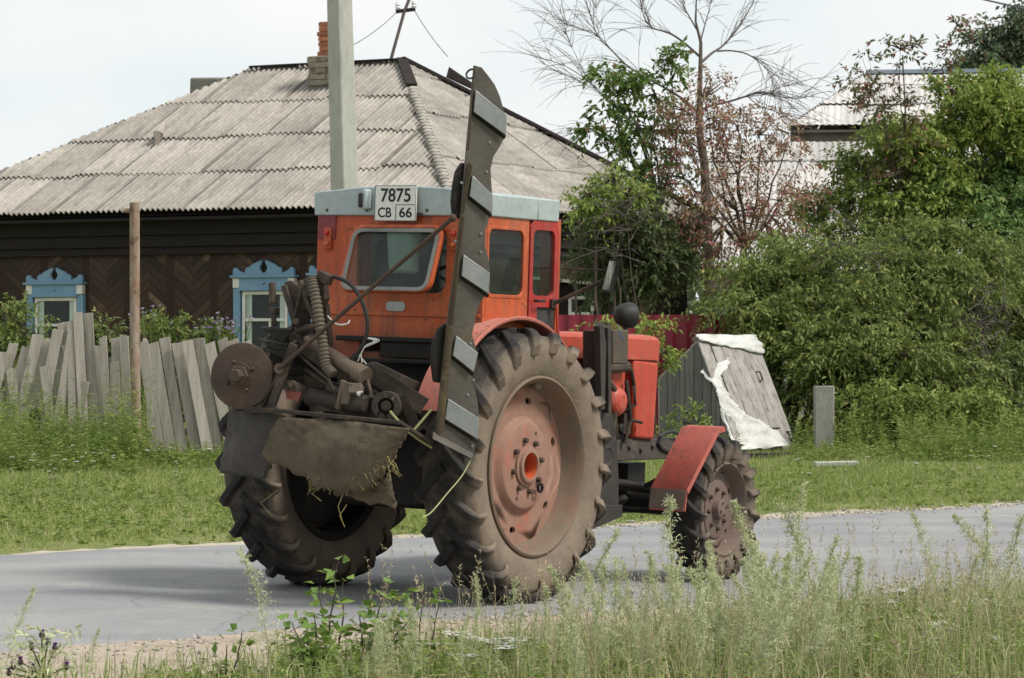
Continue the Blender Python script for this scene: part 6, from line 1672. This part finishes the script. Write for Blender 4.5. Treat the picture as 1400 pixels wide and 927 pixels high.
for px, py, Y in ((690, 883, 12.5), (705, 886, 12.55), (718, 882, 12.7), (676, 890, 12.4), (635, 905, 12.5), (640, 880, 12.9), (622, 873, 13), (668, 886, 12.8), (700, 892, 12.3), (740, 888, 12.8), (1040, 892, 12.9), (1068, 888, 13), (1120, 902, 12.8), (1148, 890, 13.1), (1183, 905, 12.9), (1200, 838, 14.3), (1215, 826, 14.6), (1235, 815, 14.9), (1195, 855, 13.9), (1275, 850, 14.4), (1250, 812, 15), (1330, 806, 15.3), (1262, 895, 13.2), (1290, 870, 13.8), (1340, 830, 14.8), (1240, 865, 14), (1272, 905, 13), (1300, 812, 15.2), (1225, 830, 14.5), (1365, 835, 14.6), (600, 890, 12.7), (1180, 832, 14.2), (1310, 850, 14.3), (1232, 915, 12.8), (1365, 900, 13.2)):
    yar(px, py, Y)
place_copies('yarrow', protos, spots, 'white flat-headed yarrow flower in the near roadside grass', 'flower', 'yarrow flowers in the near grass')
protos = [p.copy() for p in protos]
for p in protos: COL.objects.link(p)
spots = []
for _ in range(44):
    px = random.choice((random.uniform(0, 310), random.uniform(0, 310), random.uniform(1060, 1400))); Y = random.uniform(27, 33); b = W(px, 600, Y); spots.append((b.x, Y, 0, random.uniform(.22, .36), random.uniform(.1, .34)))
place_copies('yarrow', protos, spots, 'tiny white yarrow flower head on the far grass verge', 'flower', 'white flowers on the far verge')

# thistle at the lower left
def thistle():
    b = Vector((W(60, 900, 12.6).x, 12.6, 0)); root = empty('thistle', b, label='purple thistle with round dark flower heads at the lower left', cat='thistle')
    heads = [(57, 868), (66, 880), (75, 886), (43, 885), (18, 912), (28, 905), (12, 920), (45, 915), (91, 912)]
    st = MB()
    for i, (px, py) in enumerate(heads):
        h = W(px, py, 12.6+random.uniform(-.05, .05))-b
        st.tube([(0, 0, 0), Vector((h.x*.4, h.y, h.z*.6)), h], [.006, .005, .003], 5, False)
    st.build('stem', M['yarrow_stem'], root)
    for i, (px, py) in enumerate(heads):
        h = W(px, py, 12.6)-b; hd = MB(); hd.ball(h, .013, (1, 1, 1.15), 10)
        o = hd.build('flower_head', mat('thistle_bud', (.05, .03, .05), (.09, .06, .07), 20, .8), root)
        P = np.array([tuple(h+Vector((0, 0, .01)))]*26); D = rng.normal(size=(26, 3))*.6; D[:, 2] = 1
        V, T = leaf_verts(P, D, .02, .005); fastmesh('petals', V, T, leaf_mat('thistle_petal', (.14, .04, .2), (.25, .09, .32)), o)
    C = rng.normal(size=(40, 3))*.05; C[:, 2] = rng.uniform(0, .25, 40); A = rng.normal(size=(40, 3)); A[:, 2] = .3
    V, T = spray_leaves(C, A, .09, 6, .045, .014, .2); fastmesh('leaves', V, T, M['mugwort'], root)
thistle()
# young broad-leaved saplings
def sapling(px, tops, Y, label, nl, L=.05):
    b = Vector((W(px, 900, Y).x, Y, 0)); root = empty('sapling', b, label=label, cat='sapling')
    st = MB(); Cs = []; As = []
    for (tx, ty) in tops:
        e = W(tx, ty, Y+random.uniform(-.1, .1))-b; p = branch_path((0, 0, 0), e, 8, .06); st.tube(p, [.006*(1-.08*k) for k in range(9)], 5, False)
        for k in range(nl):
            q = random.uniform(.25, 1); i = int(q*8); Cs.append(p[min(i, 8)]); As.append(Vector((random.gauss(0, 1), random.gauss(0, 1), random.uniform(-.1, .6))))
        for k in range(3): Cs.append(p[8]); As.append(Vector((random.gauss(0, 1), random.gauss(0, 1), .3)))
    st.build('stem', M['bark'], root)
    P = np.array([tuple(c) for c in Cs]); D = np.array([tuple(a.normalized()) for a in As])
    P2 = P+D*.03
    V, T = leaf_verts(P2, D, L*rng.uniform(.7, 1.25, len(P)), L*.75, fold=.12)
    fastmesh('leaves', V, T, leaf_mat('sapling_leaf', (.11, .2, .035), (.22, .32, .08), (.3, .33, .1), .9), root)
sapling(455, [(462, 768), (440, 800), (470, 795)], 12.9, 'slim sapling with few round leaves standing before the left rear wheel', 16, .06)
sapling(505, [(530, 800), (490, 835), (545, 810), (515, 850), (560, 845)], 12.7, 'bushy leafy sapling in front of the dark gap between the rear wheels', 34, .06)
sapling(420, [(400, 850), (430, 840), (415, 880), (460, 870), (445, 890), (390, 900)], 12.4, 'low broad-leaved seedling clump below the slim sapling', 34, .055)
sapling(575, [(583, 812), (600, 825)], 12.8, 'small two-leaf sapling between the rear wheels', 3, .06)
sapling(310, [(310, 882), (330, 865), (295, 905)], 12.5, 'tiny round-leaved sprout on bare dirt at the left', 4)
weeds('weeds', 'low broad green weeds of the near roadside at the bottom edge', [(380, 780, 11.6, 12.8, .2, 330), (1160, 1420, 12., 14.6, .24, 420), (820, 1160, 11.8, 13, .16, 160), (200, 420, 11.9, 12.6, .1, 70)], M['leaf_weed'], 16, 5, L=.045, Wd=.016)

# ================================================================== SKY, SUN, CAMERA
AZ, EL = rad(112), rad(50)                                         # sun to the right, slightly this side; AZ from +y clockwise
w = bpy.data.worlds.new('World'); scene.world = w; w.use_nodes = True
t = w.node_tree; t.nodes.clear()
out = t.nodes.new('ShaderNodeOutputWorld'); bg = t.nodes.new('ShaderNodeBackground'); bg.inputs[1].default_value = .1
sky = t.nodes.new('ShaderNodeTexSky'); sky.sky_type = 'NISHITA'; sky.sun_disc = False; sky.sun_elevation = EL; sky.sun_rotation = AZ
sky.dust_density = 3
tc = t.nodes.new('ShaderNodeTexCoord'); mp = t.nodes.new('ShaderNodeMapping'); mp.inputs['Scale'].default_value = (1, 1, 2.2); t.links.new(tc.outputs['Generated'], mp.inputs[0])
nz = t.nodes.new('ShaderNodeTexNoise'); nz.inputs['Scale'].default_value = 7; nz.inputs['Detail'].default_value = 5; t.links.new(mp.outputs[0], nz.inputs['Vector'])
cl = _mix(t, _range(t, nz.outputs['Fac'], .35, .68), (7.3, 7.95, 8.05), (8.7, 8.72, 8.65))
t.links.new(_mix(t, .93, sky.outputs[0], cl), bg.inputs[0]); t.links.new(bg.outputs[0], out.inputs[0])
sl_ = bpy.data.lights.new('sun', 'SUN'); sl_.energy = 3.4; sl_.angle = rad(14); sl_.color = (1, .95, .87)
so = bpy.data.objects.new('sun', sl_); COL.objects.link(so)
sd = Vector((math.sin(AZ)*math.cos(EL), math.cos(AZ)*math.cos(EL), math.sin(EL)))
so.rotation_euler = sd.to_track_quat('Z', 'Y').to_euler(); so.location = (20, -10, 30)
cd = bpy.data.cameras.new('camera'); co = bpy.data.objects.new('camera', cd); COL.objects.link(co)
co.location = (0, 0, CAM_H); co.rotation_euler = (rad(90), 0, 0)
cd.sensor_width = 36; cd.lens = FPX/1400*36; cd.clip_end = 3000; cd.clip_start = .1
cd.dof.use_dof = True; cd.dof.focus_distance = 17.5; cd.dof.aperture_fstop = 14
scene.camera = co
scene.view_settings.view_transform = 'Standard'; scene.view_settings.look = 'None'; scene.view_settings.gamma = 1; scene.view_settings.exposure = .22
scene.view_settings.use_curve_mapping = False
